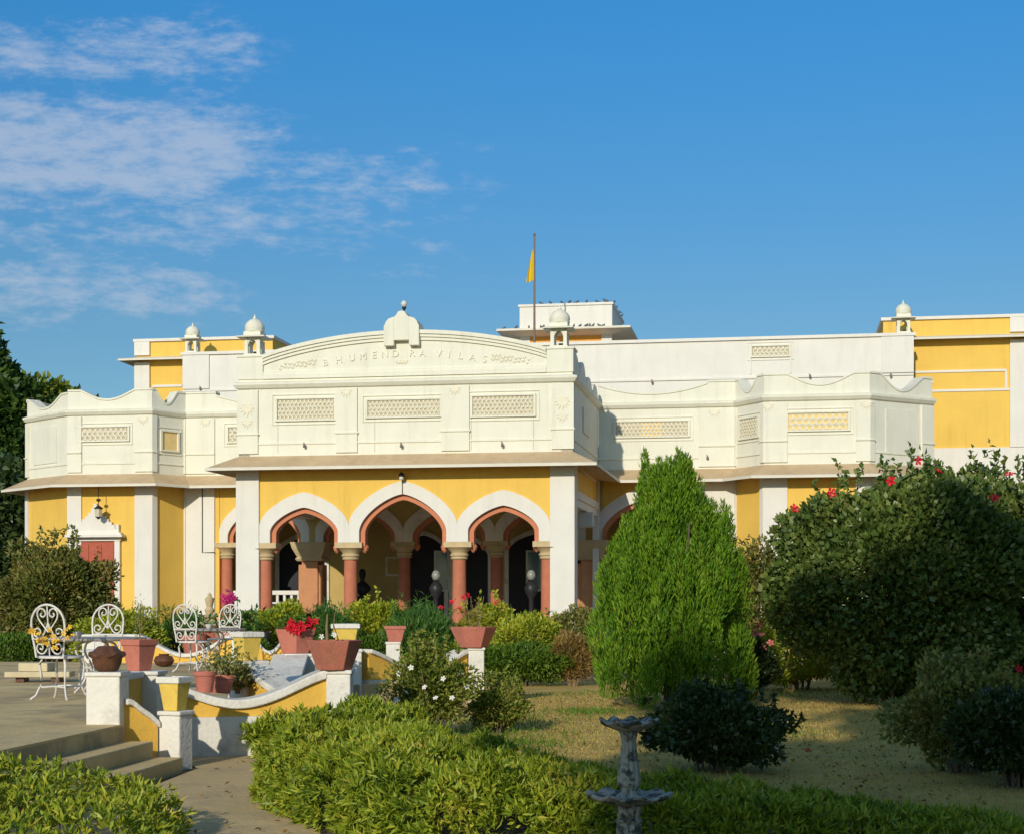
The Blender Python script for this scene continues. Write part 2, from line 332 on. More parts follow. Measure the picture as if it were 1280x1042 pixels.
def shrub(name, label, cat, loc, rx, ry, h, n, ll, lw, lm, seed, group=None, amp=.3, k=26, s=.42, stems=7, low=.06, up=.35, inner=.55, sprigs=0, sprig_h=.35, flowers=(), fkind='f_red', fr=.05, stem_mat='bark', rz=0, sk=1.0):
    rng = np.random.default_rng(seed); t = empty(name, label, cat, loc, rz, group)
    rzv = h*(1-low)/2/(1+amp*.25); P, Nr = blob(rng, n, rx, ry, rzv, h*low+rzv, k, amp, s, inner)
    ok = P[:, 2] > .01; P, Nr = P[ok], Nr[ok]; n = len(P)
    D = Nr*.8+rng.normal(size=(n, 3))*.55+np.array([0, 0, up])
    if sprigs:
        PP, DD = [P], [D]
        for i in range(sprigs):
            a = rng.uniform(0, 6.28); rr = rng.uniform(.1, .8); x, y = rx*rr*math.cos(a), ry*rr*math.sin(a)
            z0 = h*low+rzv+rzv*math.sqrt(max(0, 1-rr*rr))*.85; hh = sprig_h*rng.uniform(.35, 1); m_ = int(16*hh/sprig_h)+6
            tt = rng.uniform(0, 1, m_); lean = rng.normal(size=2)*.22
            PP.append(np.stack([x+lean[0]*hh*tt, y+lean[1]*hh*tt, z0+hh*tt], 1)); q = rng.normal(size=(m_, 3))*.7; q[:, 2] += .35; DD.append(q)
        P, D = np.concatenate(PP), np.concatenate(DD)
    leaf_mesh('foliage', P, D, ll, lw, rng, lm, t)
    b = MB()
    for i in range(stems):
        a = 6.28*i/stems+rng.uniform(-.3, .3); q = rng.uniform(.3, .7)
        b.tube([(rx*.12*math.cos(a), ry*.12*math.sin(a), -.03), (rx*q*.4*math.cos(a), ry*q*.4*math.sin(a), h*.25), (rx*q*math.cos(a), ry*q*math.sin(a), h*.62)], [(.016*h+.004)*sk, (.013*h+.003)*sk, (.005*h+.002)*sk], 5)
    b.build('stem', M[stem_mat], t, smooth=60)
    for f in flowers: flower(fkind, fr, t, f, rng)
    return t
# ------------------------------------------------------------------ the palace (built in its own frame: U along the front, N into the depth)
TH = R(9.5); CT, ST = math.cos(TH), math.sin(TH); P0 = (-2.273, 33.3)
def bU(px, N):                       # place along the front of something seen at column px in plane N
    a = (px-CX)/F                    # P0x + U c + N s = a (P0y - U s + N c)
    return (a*(P0[1]+N*CT)-P0[0]-N*ST)/(CT+a*ST)
def bZ(px, py, N): 
    U = bU(px, N); return EYE+(HY-py)/F*(P0[1]-U*ST+N*CT)
def b2w(U, N, z=0): return (P0[0]+U*CT+N*ST, P0[1]-U*ST+N*CT, z)
pal = empty('palace', 'long cream and yellow palace with arched porch, scalloped parapets and rooftop kiosks', 'palace', (P0[0], P0[1], 0), -TH)
W_ = 3.56; NM = 4.7; NB = 3.85
ZE, ZS, ZLIP = 4.39, 4.12, 4.10      # eave against the wall, wall top below it, eave lip
ZC = 5.86                            # cornice
L1, L2, R2, R1 = bU(85, NB), bU(190, NB), bU(955, NB), bU(1087, NB)
L0, L3, R3, R0 = (bU(34, 5.05), 5.05), bU(232, NM), bU(919, NM), (bU(1165, 5.1), 5.1)
LW = [(L0[0], 10.0), L0, (L1, NB), (L2, NB), (L3, NM), (-W_, NM)]
RW = [(W_, NM), (R3, NM), (R2, NB), (R1, NB), R0, (R0[0], 10.0)]
FULL = LW+[(-W_, 0), (W_, 0)]+RW
# --- eave, cornice and mouldings run round the whole front
MB().sweep(FULL, [(0, ZE), (.52, ZLIP+.02), (.52, ZLIP-.03), (0, ZS+.03)]).build('eave', M['eave'], pal)
MB().sweep(FULL, [(.521, ZLIP+.024), (.56, ZLIP+.012), (.56, ZLIP-.045), (.521, ZLIP-.035)]).build('eave_lip', M['lip'], pal)
MB().sweep(FULL, [(0, ZC-.07), (.05, ZC-.05), (.10, ZC+.02), (.10, ZC+.06), (.03, ZC+.09), (0, ZC+.09)]).build('cornice', M['cream'], pal)
MB().sweep(FULL, [(0, ZE+.235), (.025, ZE+.24), (.025, ZE+.27), (0, ZE+.28)]).build('string_course', M['cream'], pal)
# --- keel arches
def keel(s): return max(0.0, 1-abs(s)**1.38)**.60
def arch_curve(c, hw, zs, za, zb, n=28):
    P = [(c-hw, zb)]
    for i in range(n+1):
        s = math.sin(-math.pi/2+math.pi*i/n); P.append((c+hw*s, zs+(za-zs)*keel(s)))
    return P+[(c+hw, zb)]
def arcade(arches, n0, zcap, ztop, dep=.34, wallm='yellow', surm='white'):
    for (c, ho, hi_, zo, zi, zs) in arches:
        O = arch_curve(c, ho, zs, zo, zcap); I = arch_curve(c, hi_, zs-.14, zi, zcap)
        MB().strip(O, I, n0-.035, n0+dep).build('arch_surround', M[surm], pal)
        I2 = [(c+(x-c)*.995, z) for x, z in I]; J = arch_curve(c, hi_-.105, zs-.17, zi-.115, zcap-.08); I2[0] = (I2[0][0], zcap-.08); I2[-1] = (I2[-1][0], zcap-.08)
        b = MB().strip(I2, J, n0+.07, n0+dep-.06)
        for s in (-1, 1): b.lathe([(.012, zcap-.22), (.06, zcap-.17), (.085, zcap-.10), (.06, zcap-.05), (.02, zcap-.04)], 8, (c+s*(hi_-.075), n0+dep/2, 0))
        b.build('arch_lining', M['lining'], pal)
        MB().strip([(x, ZE-.03) for x, z in O[1:-1]], O[1:-1], n0, n0+dep-.02).build('spandrel_wall', M[wallm], pal)
def column(U, N, zb, zt, ztop, r=.15):
    sh = MB().lathe([(r*1.06, zb), (r, zb+.4), (r*.94, zt)], 12, (U, N, 0)).build('column', M['redstone'], pal, smooth=40)
    b = MB(); b.lathe([(r*1.12, zt), (r*1.22, zt+.025), (r*1.1, zt+.05), (r*1.3, zt+.075), (r*1.32, zt+.105), (r*1.12, zt+.125), (r*1.2, zt+.15), (r*1.75, ztop-.13), (r*1.95, ztop-.115)], 12, (U, N, 0))
    b.box(U-r*1.95, U+r*1.95, N-r*1.35, N+r*1.35, ztop-.113, ztop)
    b.build('capital', M['sand'], sh, smooth=35)
    c = MB(); c.box(U-r*1.35, U+r*1.35, N-r*1.35, N+r*1.35, zb-.22, zb-.002); c.build('column_base', M['sand'], sh)
ZCAP = 2.56
arcade([(-2.128, .969, .74, 3.62, 3.30, 2.93), (0, 1.158, .93, 3.83, 3.56, 2.93), (2.128, .969, .74, 3.62, 3.30, 2.93)], 0, ZCAP, ZS)
for U in (-3.03, -1.165, 1.165, 3.03): column(U, .17, .75, 2.2, ZCAP)
ZCB = 2.76
arcade([(-4.55, 1.13, .92, 3.95, 3.66, 3.05)], NM, ZCB, ZS)
arcade([(-2.19, 1.079, .88, 3.80, 3.52, 3.05), (0, 1.108, .88, 3.80, 3.52, 3.05), (2.19, 1.079, .88, 3.80, 3.52, 3.05)], NM, ZCB, ZS, wallm='inside', surm='oldwhite')  # inner arches: darker ochre and duller white put the porch shade into the colour
arcade([(4.55, 1.13, .92, 3.95, 3.66, 3.05)], NM, ZCB, ZS)
for U in (-5.55, -1.12, 1.12, 5.55): column(U, NM+.17, .75, 2.38, ZCB)
for s in (-1, 1):                                           # clustered piers where the porch joins the house
    U = s*3.37; b = MB(); b.box(U-.20, U+.20, NM-.16, NM+.36, .55, 2.30); b.box(U-.30, U+.30, NM-.10, NM+.30, .55, 2.22)
    p = b.build('pier', M['pier'], pal, bevel=.02); b = MB()
    b.lathe([(.30, 2.302), (.34, 2.35), (.30, 2.40), (.40, 2.60), (.44, 2.757)], 4, (U, NM+.1, 0), R(45), square=True); b.build('capital', M['sand'], p)
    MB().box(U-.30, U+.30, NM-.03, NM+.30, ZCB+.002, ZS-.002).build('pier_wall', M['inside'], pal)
# porch corner pillars, side beams
for s in (-1, 1):
    MB().box(s*3.10 if s > 0 else -W_-.05, W_+.05 if s > 0 else -3.10, -.06, .42, 0, ZS+.02).build('corner_pillar', M['white'], pal, bevel=.012)
    x0, x1 = (W_-.34, W_) if s > 0 else (-W_, -W_+.34)
    MB().box(x0, x1, .43, NM-.29, 3.62, ZE-.03).build('side_beam', M['yellow'], pal)
    MB().box(x0-.05, x1+.05, .422, NM-.285, 3.46, 3.618).box(x0-.02, x1+.02, .422, NM-.285, 3.30, 3.458).build('lintel_moulding', M['white'], pal)
    if s > 0: MB().box(x1-.10, x1+.04, NM-.28, NM-.05, .2, ZE-.03).build('pilaster', M['white'], pal)
    MB().box(s*3.56-.17, s*3.56+.17, 2.2, 2.5, 2.95, 3.28).build('side_lamp_box', M['globe'], pal, bevel=.03)
# porch ceiling, floors and the dim verandah behind
MB().box(-W_, W_, .36, NM-.01, ZS-.05, ZS-.005).build('porch_ceiling', M['white'], pal)
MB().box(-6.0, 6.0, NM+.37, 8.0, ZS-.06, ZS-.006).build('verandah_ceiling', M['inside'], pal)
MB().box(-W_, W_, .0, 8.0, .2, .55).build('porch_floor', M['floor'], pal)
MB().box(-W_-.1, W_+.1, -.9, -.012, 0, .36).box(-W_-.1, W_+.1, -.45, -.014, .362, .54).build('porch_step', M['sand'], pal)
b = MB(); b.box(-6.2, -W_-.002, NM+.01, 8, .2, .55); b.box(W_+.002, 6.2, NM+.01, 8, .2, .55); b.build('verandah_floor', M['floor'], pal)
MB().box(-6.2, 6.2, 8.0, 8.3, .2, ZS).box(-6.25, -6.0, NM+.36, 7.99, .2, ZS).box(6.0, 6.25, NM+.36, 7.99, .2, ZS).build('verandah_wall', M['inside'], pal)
for U, wd, zt in ((-4.6, .62, 3.0), (-1.35, .55, 3.05), (-.1, .45, 2.9), (1.55, .66, 3.05), (3.0, .4, 2.9), (4.6, .6, 3.0)):
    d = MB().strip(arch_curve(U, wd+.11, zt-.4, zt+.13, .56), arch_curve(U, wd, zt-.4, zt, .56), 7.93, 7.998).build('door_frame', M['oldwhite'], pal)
    MB().strip(arch_curve(U, wd-.002, zt-.4, zt-.003, .56), [(x, .56) for x, z in arch_curve(U, wd, zt-.4, zt, .56)], 7.96, 7.997).build('door_shade_panel', M['dark'], d)  # near-black panel, its colour stands in for the unlit room beyond
for U in (bU(552, 7.9)-.16, bU(667, 7.9)-.16):
    d = MB().box(U-.04, U+.36, 7.90, 7.995, 1.6, 2.65).build('window', M['oldwhite'], pal)
    MB().box(U+.01, U+.31, 7.885, 7.898, 1.65, 2.60).build('pane', M['glass'], d)
b = MB(); b.box(-2.35, -1.95, 7.94, 7.996, 2.0, 2.5); f = b.build('picture_frame', M['oldwhite'], pal); MB().box(-2.30, -2.0, 7.925, 7.938, 2.05, 2.45).build('picture', M['inside'], f)
def balustrade(u0, u1, N):
    b = MB(); b.box(u0, u1, N-.06, N+.06, 1.50, 1.60); b.box(u0, u1, N-.05, N+.05, .62, .70); n = int((u1-u0)/.17)
    for i in range(n+1):
        u = u0+.04+(u1-u0-.08)*i/n; b.box(u-.03, u+.03, N-.03, N+.03, .702, 1.498)
    b.box(u0+.02, u1-.02, N-.02, N+.02, 1.28, 1.32); b.build('balustrade', M['white'], pal)
balustrade(-5.38, -3.70, NM+.17); balustrade(3.70, 5.38, NM+.17)
# --- walls of the wings and the bays below the eave
def wall_run(poly, z0, z1, m, name, off=0, th=.3): return MB().sweep(poly, [(off, z0), (off, z1), (off-th, z1), (off-th, z0)]).build(name, M[m], pal)
wall_run(LW[:-1]+[(-5.69, NM)], 0, ZE-.03, 'yellow', 'wing_wall'); wall_run([(5.69, NM)]+RW[1:], 0, ZE-.03, 'yellow', 'wing_wall')
def seg(a, b):
    l = math.hypot(b[0]-a[0], b[1]-a[1]); d = ((b[0]-a[0])/l, (b[1]-a[1])/l)
    return Matrix(((d[0], -d[1], 0, a[0]), (d[1], d[0], 0, a[1]), (0, 0, 1, 0), (0, 0, 0, 1))), l     # local x along, local y inward
def pil_corner(poly, i, wl, wr, name='pilaster'):
    p = poly[i]; q = []
    if wl: a = poly[i-1]; l = math.hypot(a[0]-p[0], a[1]-p[1]); q.append(lerp(p, a, wl/l))
    q.append(p)
    if wr: a = poly[i+1]; l = math.hypot(a[0]-p[0], a[1]-p[1]); q.append(lerp(p, a, wr/l))
    MB().sweep(q, [(.05, 0), (.05, ZS+.01), (.002, ZS+.01), (.002, 0)]).build(name, M['white'], pal)
    MB().sweep(q, [(.045, ZE+.05), (.045, ZC-.08), (.002, ZC-.08), (.002, ZE+.05)]).sweep(q, [(.06, ZE+.5), (.075, ZE+.51), (.075, ZE+.53), (.046, ZE+.54), (.046, ZE+.49)]).build('parapet_pilaster', M['cream'], pal)
pil_corner(LW, 1, .3, .12); pil_corner(LW, 2, .0, .36); pil_corner(LW, 3, .42, .12); pil_corner(LW, 4, .06, .75)
pil_corner(RW, 1, .84, .06); pil_corner(RW, 2, .10, .52); pil_corner(RW, 3, .30, .12); pil_corner(RW, 4, .35, .3)
# --- parapets above the eave
def leaf_orn(b, x, z, s, Mx, y=-.045):                     # carved leaf: a low relief palmette
    for k in range(-3, 4):
        a = k*.42; L_ = s*(1-.11*abs(k)); dx, dz = math.sin(a), -math.cos(a) if False else math.cos(a)
        w_ = s*.12
        tip = (x+dx*L_, z-dz*L_); mid = (x+dx*L_*.55, z-dz*L_*.55)
        vs = [(x, y-.004, z), (mid[0]+dz*w_, y-.012, mid[1]+dx*w_), (tip[0], y-.006, tip[1]), (mid[0]-dz*w_, y-.012, mid[1]-dx*w_), (mid[0], y-.017, mid[1]), (x, y, z+.001)]
        b.add([tuple(Mx @ Vector(v)) for v in vs], [(0, 1, 4), (1, 2, 4), (2, 3, 4), (3, 0, 4)])
def swag(l, fl, fr, lo, hi=6.38, n=24, lo_l=None):         # flat ends, a curve hanging between
    P = [(0, hi)]
    for i in range(n+1):
        t = i/n; x = fl+(l-fl-fr)*t; u = abs(2*t-1); P.append((x, lo+(hi-lo)*(u**2*(1.25-.25*u**4))))
    P.append((l, hi)); return [P[0]]+[p for p in P[1:-1]]+[P[-1]]
def parapet(a, b_, top, name='parapet', z0=ZE-.02, m='cream', th=.24):
    Mx, l = seg(a, b_); T = top(l) if callable(top) else top
    p = MB().strip(T, [(x, z0) for x, z in T], 0, th, M=Mx).build(name, M[m], pal)
    MB().strip([(x, z+.045) for x, z in T], [(x, z+.002) for x, z in T], -.025, th+.03, M=Mx).build('coping', M[m], p)
    return Mx, l
parapet(LW[0], LW[1], lambda l: [(0, 6.3), (l, 6.3)])
parapet(L0, (L1, NB), lambda l: swag(l, .10, .28, 6.05, 6.33)); parapet((L1, NB), (L2, NB), lambda l: swag(l, .32, .42, 6.15))
parapet((L2, NB), (L3, NM), lambda l: swag(l, .10, .25, 6.06)); 
ls = -W_-L3
parapet((L3, NM), (-W_, NM), [(0, 6.38), (.78, 6.38)]+[(.78+(ls-.78)*i/14, 6.30-.22*math.sin(math.pi*.5*min(1, i/8))+(.20*max(0, (i-9)/5)**2)) for i in range(15)])
lr = R3-W_
parapet((W_, NM), (R3, NM), [(lr*.80*i/20, 6.12+.22*abs(2*i/20-1)**2) for i in range(21)]+[(lr*.80+.01, 6.38), (lr, 6.38)])
parapet((R3, NM), (R2, NB), lambda l: swag(l, .12, .22, 6.06)); parapet((R2, NB), (R1, NB), lambda l: swag(l, .5, .32, 6.13))
parapet((R1, NB), R0, lambda l: swag(l, .30, .28, 6.03)); parapet(R0, RW[5], lambda l: [(0, 6.3), (l, 6.3)])
# porch side parapets: a row of tall lobed merlons
for s in (-1, 1):
    a, b_ = ((W_, 0), (W_, NM-.03)) if s > 0 else ((-W_, NM-.03), (-W_, 0)); Mx, l = seg(a, b_); T = []
    for i in range(97):
        x = l*i/96; q = x/l if s > 0 else 1-x/l; ph = (q*4.0) % 1
        T.append((x, 5.93+(.52 if q < .5 else .36)*max(0, 1-abs(2*ph-1)**2.6)**.7))
    p = MB().strip(T, [(x, ZE-.02) for x, z in T], 0, .24, M=Mx).build('side_parapet', M['cream'], pal)
    MB().box(l*.36, l*.60, -.03, -.002, 4.95, 5.5, M=Mx).build('side_panel', M['lattice'], p)
# --- porch front above the eave: wall, gable, name
MB().box(-W_, W_, 0, .30, ZE-.02, 6.0).build('porch_parapet', M['cream'], pal)
def garc(x, z0, z1, hw): 
    q = min(1, abs(x)/hw); return z0+(z1-z0)*(1-q*q)**.9
HWG = 3.02; N_ = 48; xs = [-HWG+2*HWG*i/N_ for i in range(N_+1)]
g = MB().strip([(x, garc(x, 6.46, 6.90, HWG)) for x in xs], [(x, 6.002) for x in xs], .02, .30).build('gable', M['cream'], pal)
for k, (o0, o1, y0) in enumerate(((.05, -.03, -.09), (-.032, -.09, -.055), (-.092, -.155, -.02))):
    MB().strip([(x, garc(x, 6.46, 6.90, HWG)+o0) for x in xs], [(x, garc(x, 6.46, 6.90, HWG)+o1) for x in xs], y0, .32 if k == 0 else .018).build('gable_moulding', M['cream'], g)
MB().box(-HWG, HWG, -.04, .018, 6.004, 6.10).box(-HWG, HWG, -.015, .017, 6.102, 6.16).build('gable_base_moulding', M['cream'], g)
# raised lettering along the arc
def letters(text, xs_, zc, size, parent):
    for ch, x in zip(text, xs_):
        cu = bpy.data.curves.new('letter', 'FONT'); cu.body = ch; cu.size = size; cu.extrude = .013; cu.align_x = 'CENTER'; cu.bevel_depth = .002
        o = bpy.data.objects.new('letter', cu); COL.objects.link(o); bpy.context.view_layer.update()
        me = bpy.data.meshes.new_from_object(o.evaluated_get(bpy.context.evaluated_depsgraph_get()))
        z = zc(x); sl_ = -(zc(x-.05)-zc(x+.05))/.1; a = math.atan(sl_)
        vs = [(x+v.co.x*math.cos(a)-v.co.y*math.sin(a), .012-v.co.z, z+v.co.x*math.sin(a)+v.co.y*math.cos(a)) for v in me.vertices]
        MB().add(vs, [list(p.vertices) for p in me.polygons]).build('letter', M['cream'], parent); bpy.data.objects.remove(o); bpy.data.meshes.remove(me)
lx = [bU(p, 0) for p in (407, 424, 440, 454, 468, 481, 494, 515, 528, 548, 561, 575, 590, 605)]
letters('BHUMENDRAVILAS', lx, lambda x: garc(x, 5.86, 6.41, HWG), .205, g)
for s in (-1, 1):                                           # carved scrolls beside the name
    b = MB()
    for k in range(9):
        x = s*(1.92+.09*k)
        for j in range(2): leaf_orn(b, x+.03*(j-.5), 6.36-.012*k+.07*(j-.3)+.02*math.sin(k*2.1), .085-.004*k, Matrix.Identity(4), .018)
    b.build('carved_scroll', M['lattice'], g)
for k in range(3): b = MB(); leaf_orn(b, -.02+.07*(k-1), 6.34, .11, Matrix.Identity(4), .018); b.build('carved_leaf', M['lattice'], g)

fin = []
prof = [(.38, .0), (.38, .34), (.355, .40), (.34, .46), (.28, .545), (.17, .595), (.11, .65), (.07, .74), (.0, .76)]
prof = [(x*.98, z*.75) for x, z in prof]
top = [(-x, z+6.77) for x, z in prof]+[(x, z+6.77) for x, z in prof[::-1][1:]]
bot = [(x, 6.63 if abs(x) > .16 else 6.735) for x, z in top]
gf = MB().strip([(x, z) for x, z in top if abs(x) >= .165 and x < 0]+[(-.16, 7.207)], [(x, 6.62) for x, z in top if abs(x) >= .165 and x < 0]+[(-.16, 6.62)], -.14, .40)
gf.strip([(-.16, 7.207)]+[(x, z) for x, z in top if abs(x) < .165]+[(.16, 7.207)], [(-.16, 6.73)]+[(x, 6.73) for x, z in top if abs(x) < .165]+[(.16, 6.73)], -.14, .40)
gf.strip([(.16, 7.207)]+[(x, z) for x, z in top if abs(x) >= .165 and x > 0], [(.16, 6.62)]+[(x, 6.62) for x, z in top if abs(x) >= .165 and x > 0], -.14, .40)
gf = gf.build('gable_crest', M['cream'], pal, bevel=.012)
for s in (-1, 1):
    x0, x1 = (HWG+.002, W_+.02) if s > 0 else (-W_-.02, -HWG-.002)
    MB().box(x0, x1, -.03, .5, 6.002, 6.47).box(x0-.02, x1+.02, -.05, .53, 6.472, 6.52).build('kiosk_pedestal', M['cream'], pal, bevel=.01)
# porch pilasters + ornaments
cuts = [(-W_-.03, -3.13), (bU(420, 0), bU(447, 0)), (bU(552, 0), bU(587, 0)), (3.13, W_+.03)]
for x0, x1 in cuts: MB().box(x0, x1, -.045, -.002, ZE+.05, ZC-.08).box(x0-.02, x1+.02, -.07, -.044, ZE+.44, ZE+.475).build('parapet_pilaster', M['cream'], pal)
for x0, x1 in cuts[1:3]: b = MB(); leaf_orn(b, (x0+x1)/2, ZC-.10, .21, Matrix.Identity(4), -.047); b.build('carved_leaf', M['lattice'], pal)
for x0, x1 in (cuts[0], cuts[3]):
    b = MB()
    for k in (1, -1):
        for j in range(3): leaf_orn(b, (x0+x1)/2, 5.33+.17*k-.0*j, .13+.04*j, Matrix.Identity(4), -.047)
    leaf_orn(b, (x0+x1)/2, 5.45, .26, Matrix.Identity(4), -.048); b.build('carved_leaf', M['lattice'], pal)
# --- pierced stone screens
def jali(Mx, x0, x1, z0, z1, cell=.09, back='jali_back', backs=None, plain=False):
    fr = MB(); t = .035; e = .05
    fr.box(x0-e, x1+e, -.05, -.002, z1, z1+t, M=Mx); fr.box(x0-e, x1+e, -.05, -.002, z0-t, z0, M=Mx)
    fr.box(x0-e, x0, -.046, -.002, z0, z1, M=Mx); fr.box(x1, x1+e, -.046, -.002, z0, z1, M=Mx)
    e2 = .12; fr.box(x0-e2, x1+e2, -.022, -.003, z1+.09, z1+.11, M=Mx); fr.box(x0-e2, x1+e2, -.022, -.003, z0-.11, z0-.09, M=Mx)
    fr.box(x0-e2, x0-e2+.02, -.020, -.003, z0-.09, z1+.09, M=Mx); fr.box(x1+e2-.02, x1+e2, -.020, -.003, z0-.09, z1+.09, M=Mx)
    s = fr.build('jali_screen', M['cream'], pal)
    for (a, b_, mm) in (backs or [(0, 1, back)]):
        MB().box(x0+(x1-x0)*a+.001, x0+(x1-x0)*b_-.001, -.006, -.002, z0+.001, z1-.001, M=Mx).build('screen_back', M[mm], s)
    if plain: return
    la = MB(); hx = cell; hz = cell*.866; R_ = cell/math.sqrt(3)
    row = 0; z = z0
    nrow = max(2, round((z1-z0)/hz)); hz = (z1-z0)/nrow; ncol = max(2, round((x1-x0)/hx)); hx = (x1-x0)/ncol
    for r in range(nrow):
        for c in range(ncol):
            cx_ = x0+hx*(c+.5+(.25 if r % 2 else -.25)*.9); cz_ = z0+hz*(r+.5)
            o = []; i_ = []
            for k in range(6):
                a = math.pi/6+k*math.pi/3
                o.append((min(max(cx_+hx*.60*math.cos(a), x0), x1), min(max(cz_+hz*.62*math.sin(a), z0), z1))); i_.append((min(max(cx_+hx*.40*math.cos(a), x0), x1), min(max(cz_+hz*.42*math.sin(a), z0), z1)))
            y0 = -.024-.0011*((r % 2)*2+(c % 2))
            vs = [tuple(Mx @ Vector((x, y0, z_))) for x, z_ in o+i_]+[tuple(Mx @ Vector((x, -.007, z_))) for x, z_ in i_]
            la.add(vs, [(k, (k+1) % 6, 6+(k+1) % 6, 6+k) for k in range(6)]+[(6+k, 6+(k+1) % 6, 12+(k+1) % 6, 12+k) for k in range(6)])
    la.build('lattice', M['lattice'], s)
I4 = Matrix.Identity(4)
def jpx(x0, x1, y0, y1, N, **kw):
    u0, u1 = bU(x0, N), bU(x1, N); xm = (x0+x1)/2
    jali(Matrix.Translation((0, N, 0)), u0, u1, bZ(xm, y1, N), bZ(xm, y0, N), **kw)
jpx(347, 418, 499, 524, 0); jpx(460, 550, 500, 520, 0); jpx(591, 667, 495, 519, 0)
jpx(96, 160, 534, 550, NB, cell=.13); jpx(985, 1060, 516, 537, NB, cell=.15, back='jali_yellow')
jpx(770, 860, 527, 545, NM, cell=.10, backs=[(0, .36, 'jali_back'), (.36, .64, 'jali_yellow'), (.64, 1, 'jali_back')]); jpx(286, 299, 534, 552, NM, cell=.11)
Mx, l = seg((L2, NB), (L3, NM)); jali(Mx, l*.28, l*.74, 4.98, 5.42, back='jali_yellow', plain=True); Mx, l = seg((R3, NM), (R2, NB)); jali(Mx, l*.20, l*.80, 5.05, 5.48, back='jali_back')
Mx, l = seg((R1, NB), R0); MB().box(l*.25, l*.72, -.02, -.002, 4.62, 5.62, M=Mx).build('parapet_panel', M['cream'], pal)
Mx, l = seg(L0, (L1, NB)); MB().box(l*.18, l*.74, -.02, -.002, 4.72, 5.62, M=Mx).build('parapet_panel', M['cream'], pal)
for p, N in ((180, NB), (960, NB), (1083, NB), (258, NM), (893, NM)): b = MB(); leaf_orn(b, bU(p, N), ZC-.1, .23, Matrix.Translation((0, N, 0)), -.047); b.build('carved_leaf', M['lattice'], pal)
# --- bay windows with stepped white pediments
for uc in (bU(121, NB), bU(1022, NB)):
    Mx = Matrix.Translation((uc, NB, 0)); z1 = bZ(121, 676, NB)
    f = MB().box(-.48, .48, -.03, -.003, 1.0, z1, M=Mx).build('window', M['redwood'], pal)
    b = MB()
    for k in range(-1, 2): b.box(k*.32-.13, k*.32+.13, -.05, -.032, 1.1, z1-.55, M=Mx); b.box(k*.32-.13, k*.32+.13, -.05, -.032, z1-.48, z1-.08, M=Mx)
    b.build('shutter', M['redwood'], f)
    b = MB(); b.box(-.62, -.482, -.09, -.003, .9, z1, M=Mx); b.box(.482, .62, -.09, -.003, .9, z1, M=Mx); b.box(-.64, .64, -.095, -.003, z1+.002, z1+.08, M=Mx); b.box(-.72, .72, -.14, -.003, .78, .898, M=Mx)
    b.build('window_frame', M['white'], f, bevel=.01)
    MB().box(-.74, .74, -.26, -.003, z1+.09, z1+.15, M=Mx).box(-.68, .68, -.18, -.003, z1+.152, z1+.20, M=Mx).build('window_hood', M['white'], f)
    st = [(.60, .10), (.50, .19), (.42, .26), (.34, .33), (.26, .40), (.18, .48), (.10, .60), (.04, .70)]; b = MB(); z = z1+.202
    for hw, h_ in st: b.box(-hw, hw, -.10, -.003, z, z1+.20+h_-.001, M=Mx); z = z1+.20+h_
    for s in (-1, 1): b.box(s*.56-.04, s*.56+.04, -.11, -.004, z1+.30, z1+.40, M=Mx)
    b.build('pediment', M['white'], f)
# --- small lamp brackets on the parapets
def bracket(U, N, z):
    b = MB(); b.tube([(U, N-.0, z+.05), (U-.01, N-.06, z+.065), (U+.012, N-.085, z+.03)], .010, 6); b.lathe([(.012, .04), (.026, .02), (.03, -.03), (.012, -.045)], 8, (U+.012, N-.085, z)); b.build('lamp_bracket', M['pole'], pal, smooth=50)
for p, y in ((381, 557), (502, 557), (628, 556)): bracket(bU(p, 0), 0, bZ(p, y, 0))
bracket(bU(884, NM), NM, bZ(884, 572, NM))
uw = bU(254, NM); MB().tube([(uw, NM-.065, ZS), (uw, NM-.065, bZ(254, 690, NM)), (uw+.32, NM-.065, bZ(254, 690, NM))], .012, 5).build('cable', M['metal_dark'], pal)
MB().tube([(0, -.05, bZ(503, 600, 0)+.02), (0.004, -.055, bZ(503, 617, 0))], .008, 5).build('cable', M['metal_dark'], pal)
for u in (-2.7, -.6, 1.45, 2.75): MB().box(u-.004, u+.004, -.006, -.0021, ZE+.05, ZE+.05+.9+.2*math.sin(u*3)).build('plaster_crack', M['roof'], pal)
# --- roofs
def roofslab(pts, z0, z1): MB().poly_slab(pts, z0, z1).build('roof', M['roof'], pal)
roofslab([(p[0], p[1]+.26) for p in LW[1:]]+[(-W_+.25, .32), (W_-.25, .32)]+[(p[0], p[1]+.26) for p in RW[:-1]]+[(R0[0], 9.0), (L0[0], 9.0)], 4.75, 4.95)
# --- rear storey
NR = 9.0; uL, uR = bU(229, NR), bU(1142, NR)
rw = MB().box(uL, uR, NR, NR+.3, 4.9, 8.02).build('rear_storey_wall', M['white'], pal)
MB().box(uL-.05, uR+.05, NR-.06, NR+.36, 8.022, 8.10).build('coping', M['white'], rw)
MB().box(uL, uR, NR-.04, NR-.002, 7.03, 7.08).box(uL, uL+.75, NR-.05, NR-.003, 4.96, 7.0).box(uL, uL+.75, NR-.05, NR-.003, 7.1, 8.01).box(uR-.8, uR, NR-.05, NR-.003, 7.1, 8.01).build('wall_moulding', M['white'], rw)
for p in (938, 988): MB().box(bU(p, NR)-.02, bU(p, NR)+.02, NR-.03, NR-.002, 7.15, 8.0).build('wall_rib', M['white'], rw)
jpx(940, 986, 433, 445, NR, cell=.11)
for p, y in ((251, 486), (815, 478), (1012, 471), (1113, 470)): bracket(bU(p, NR), NR, bZ(p, y, NR))
NY = 10.2
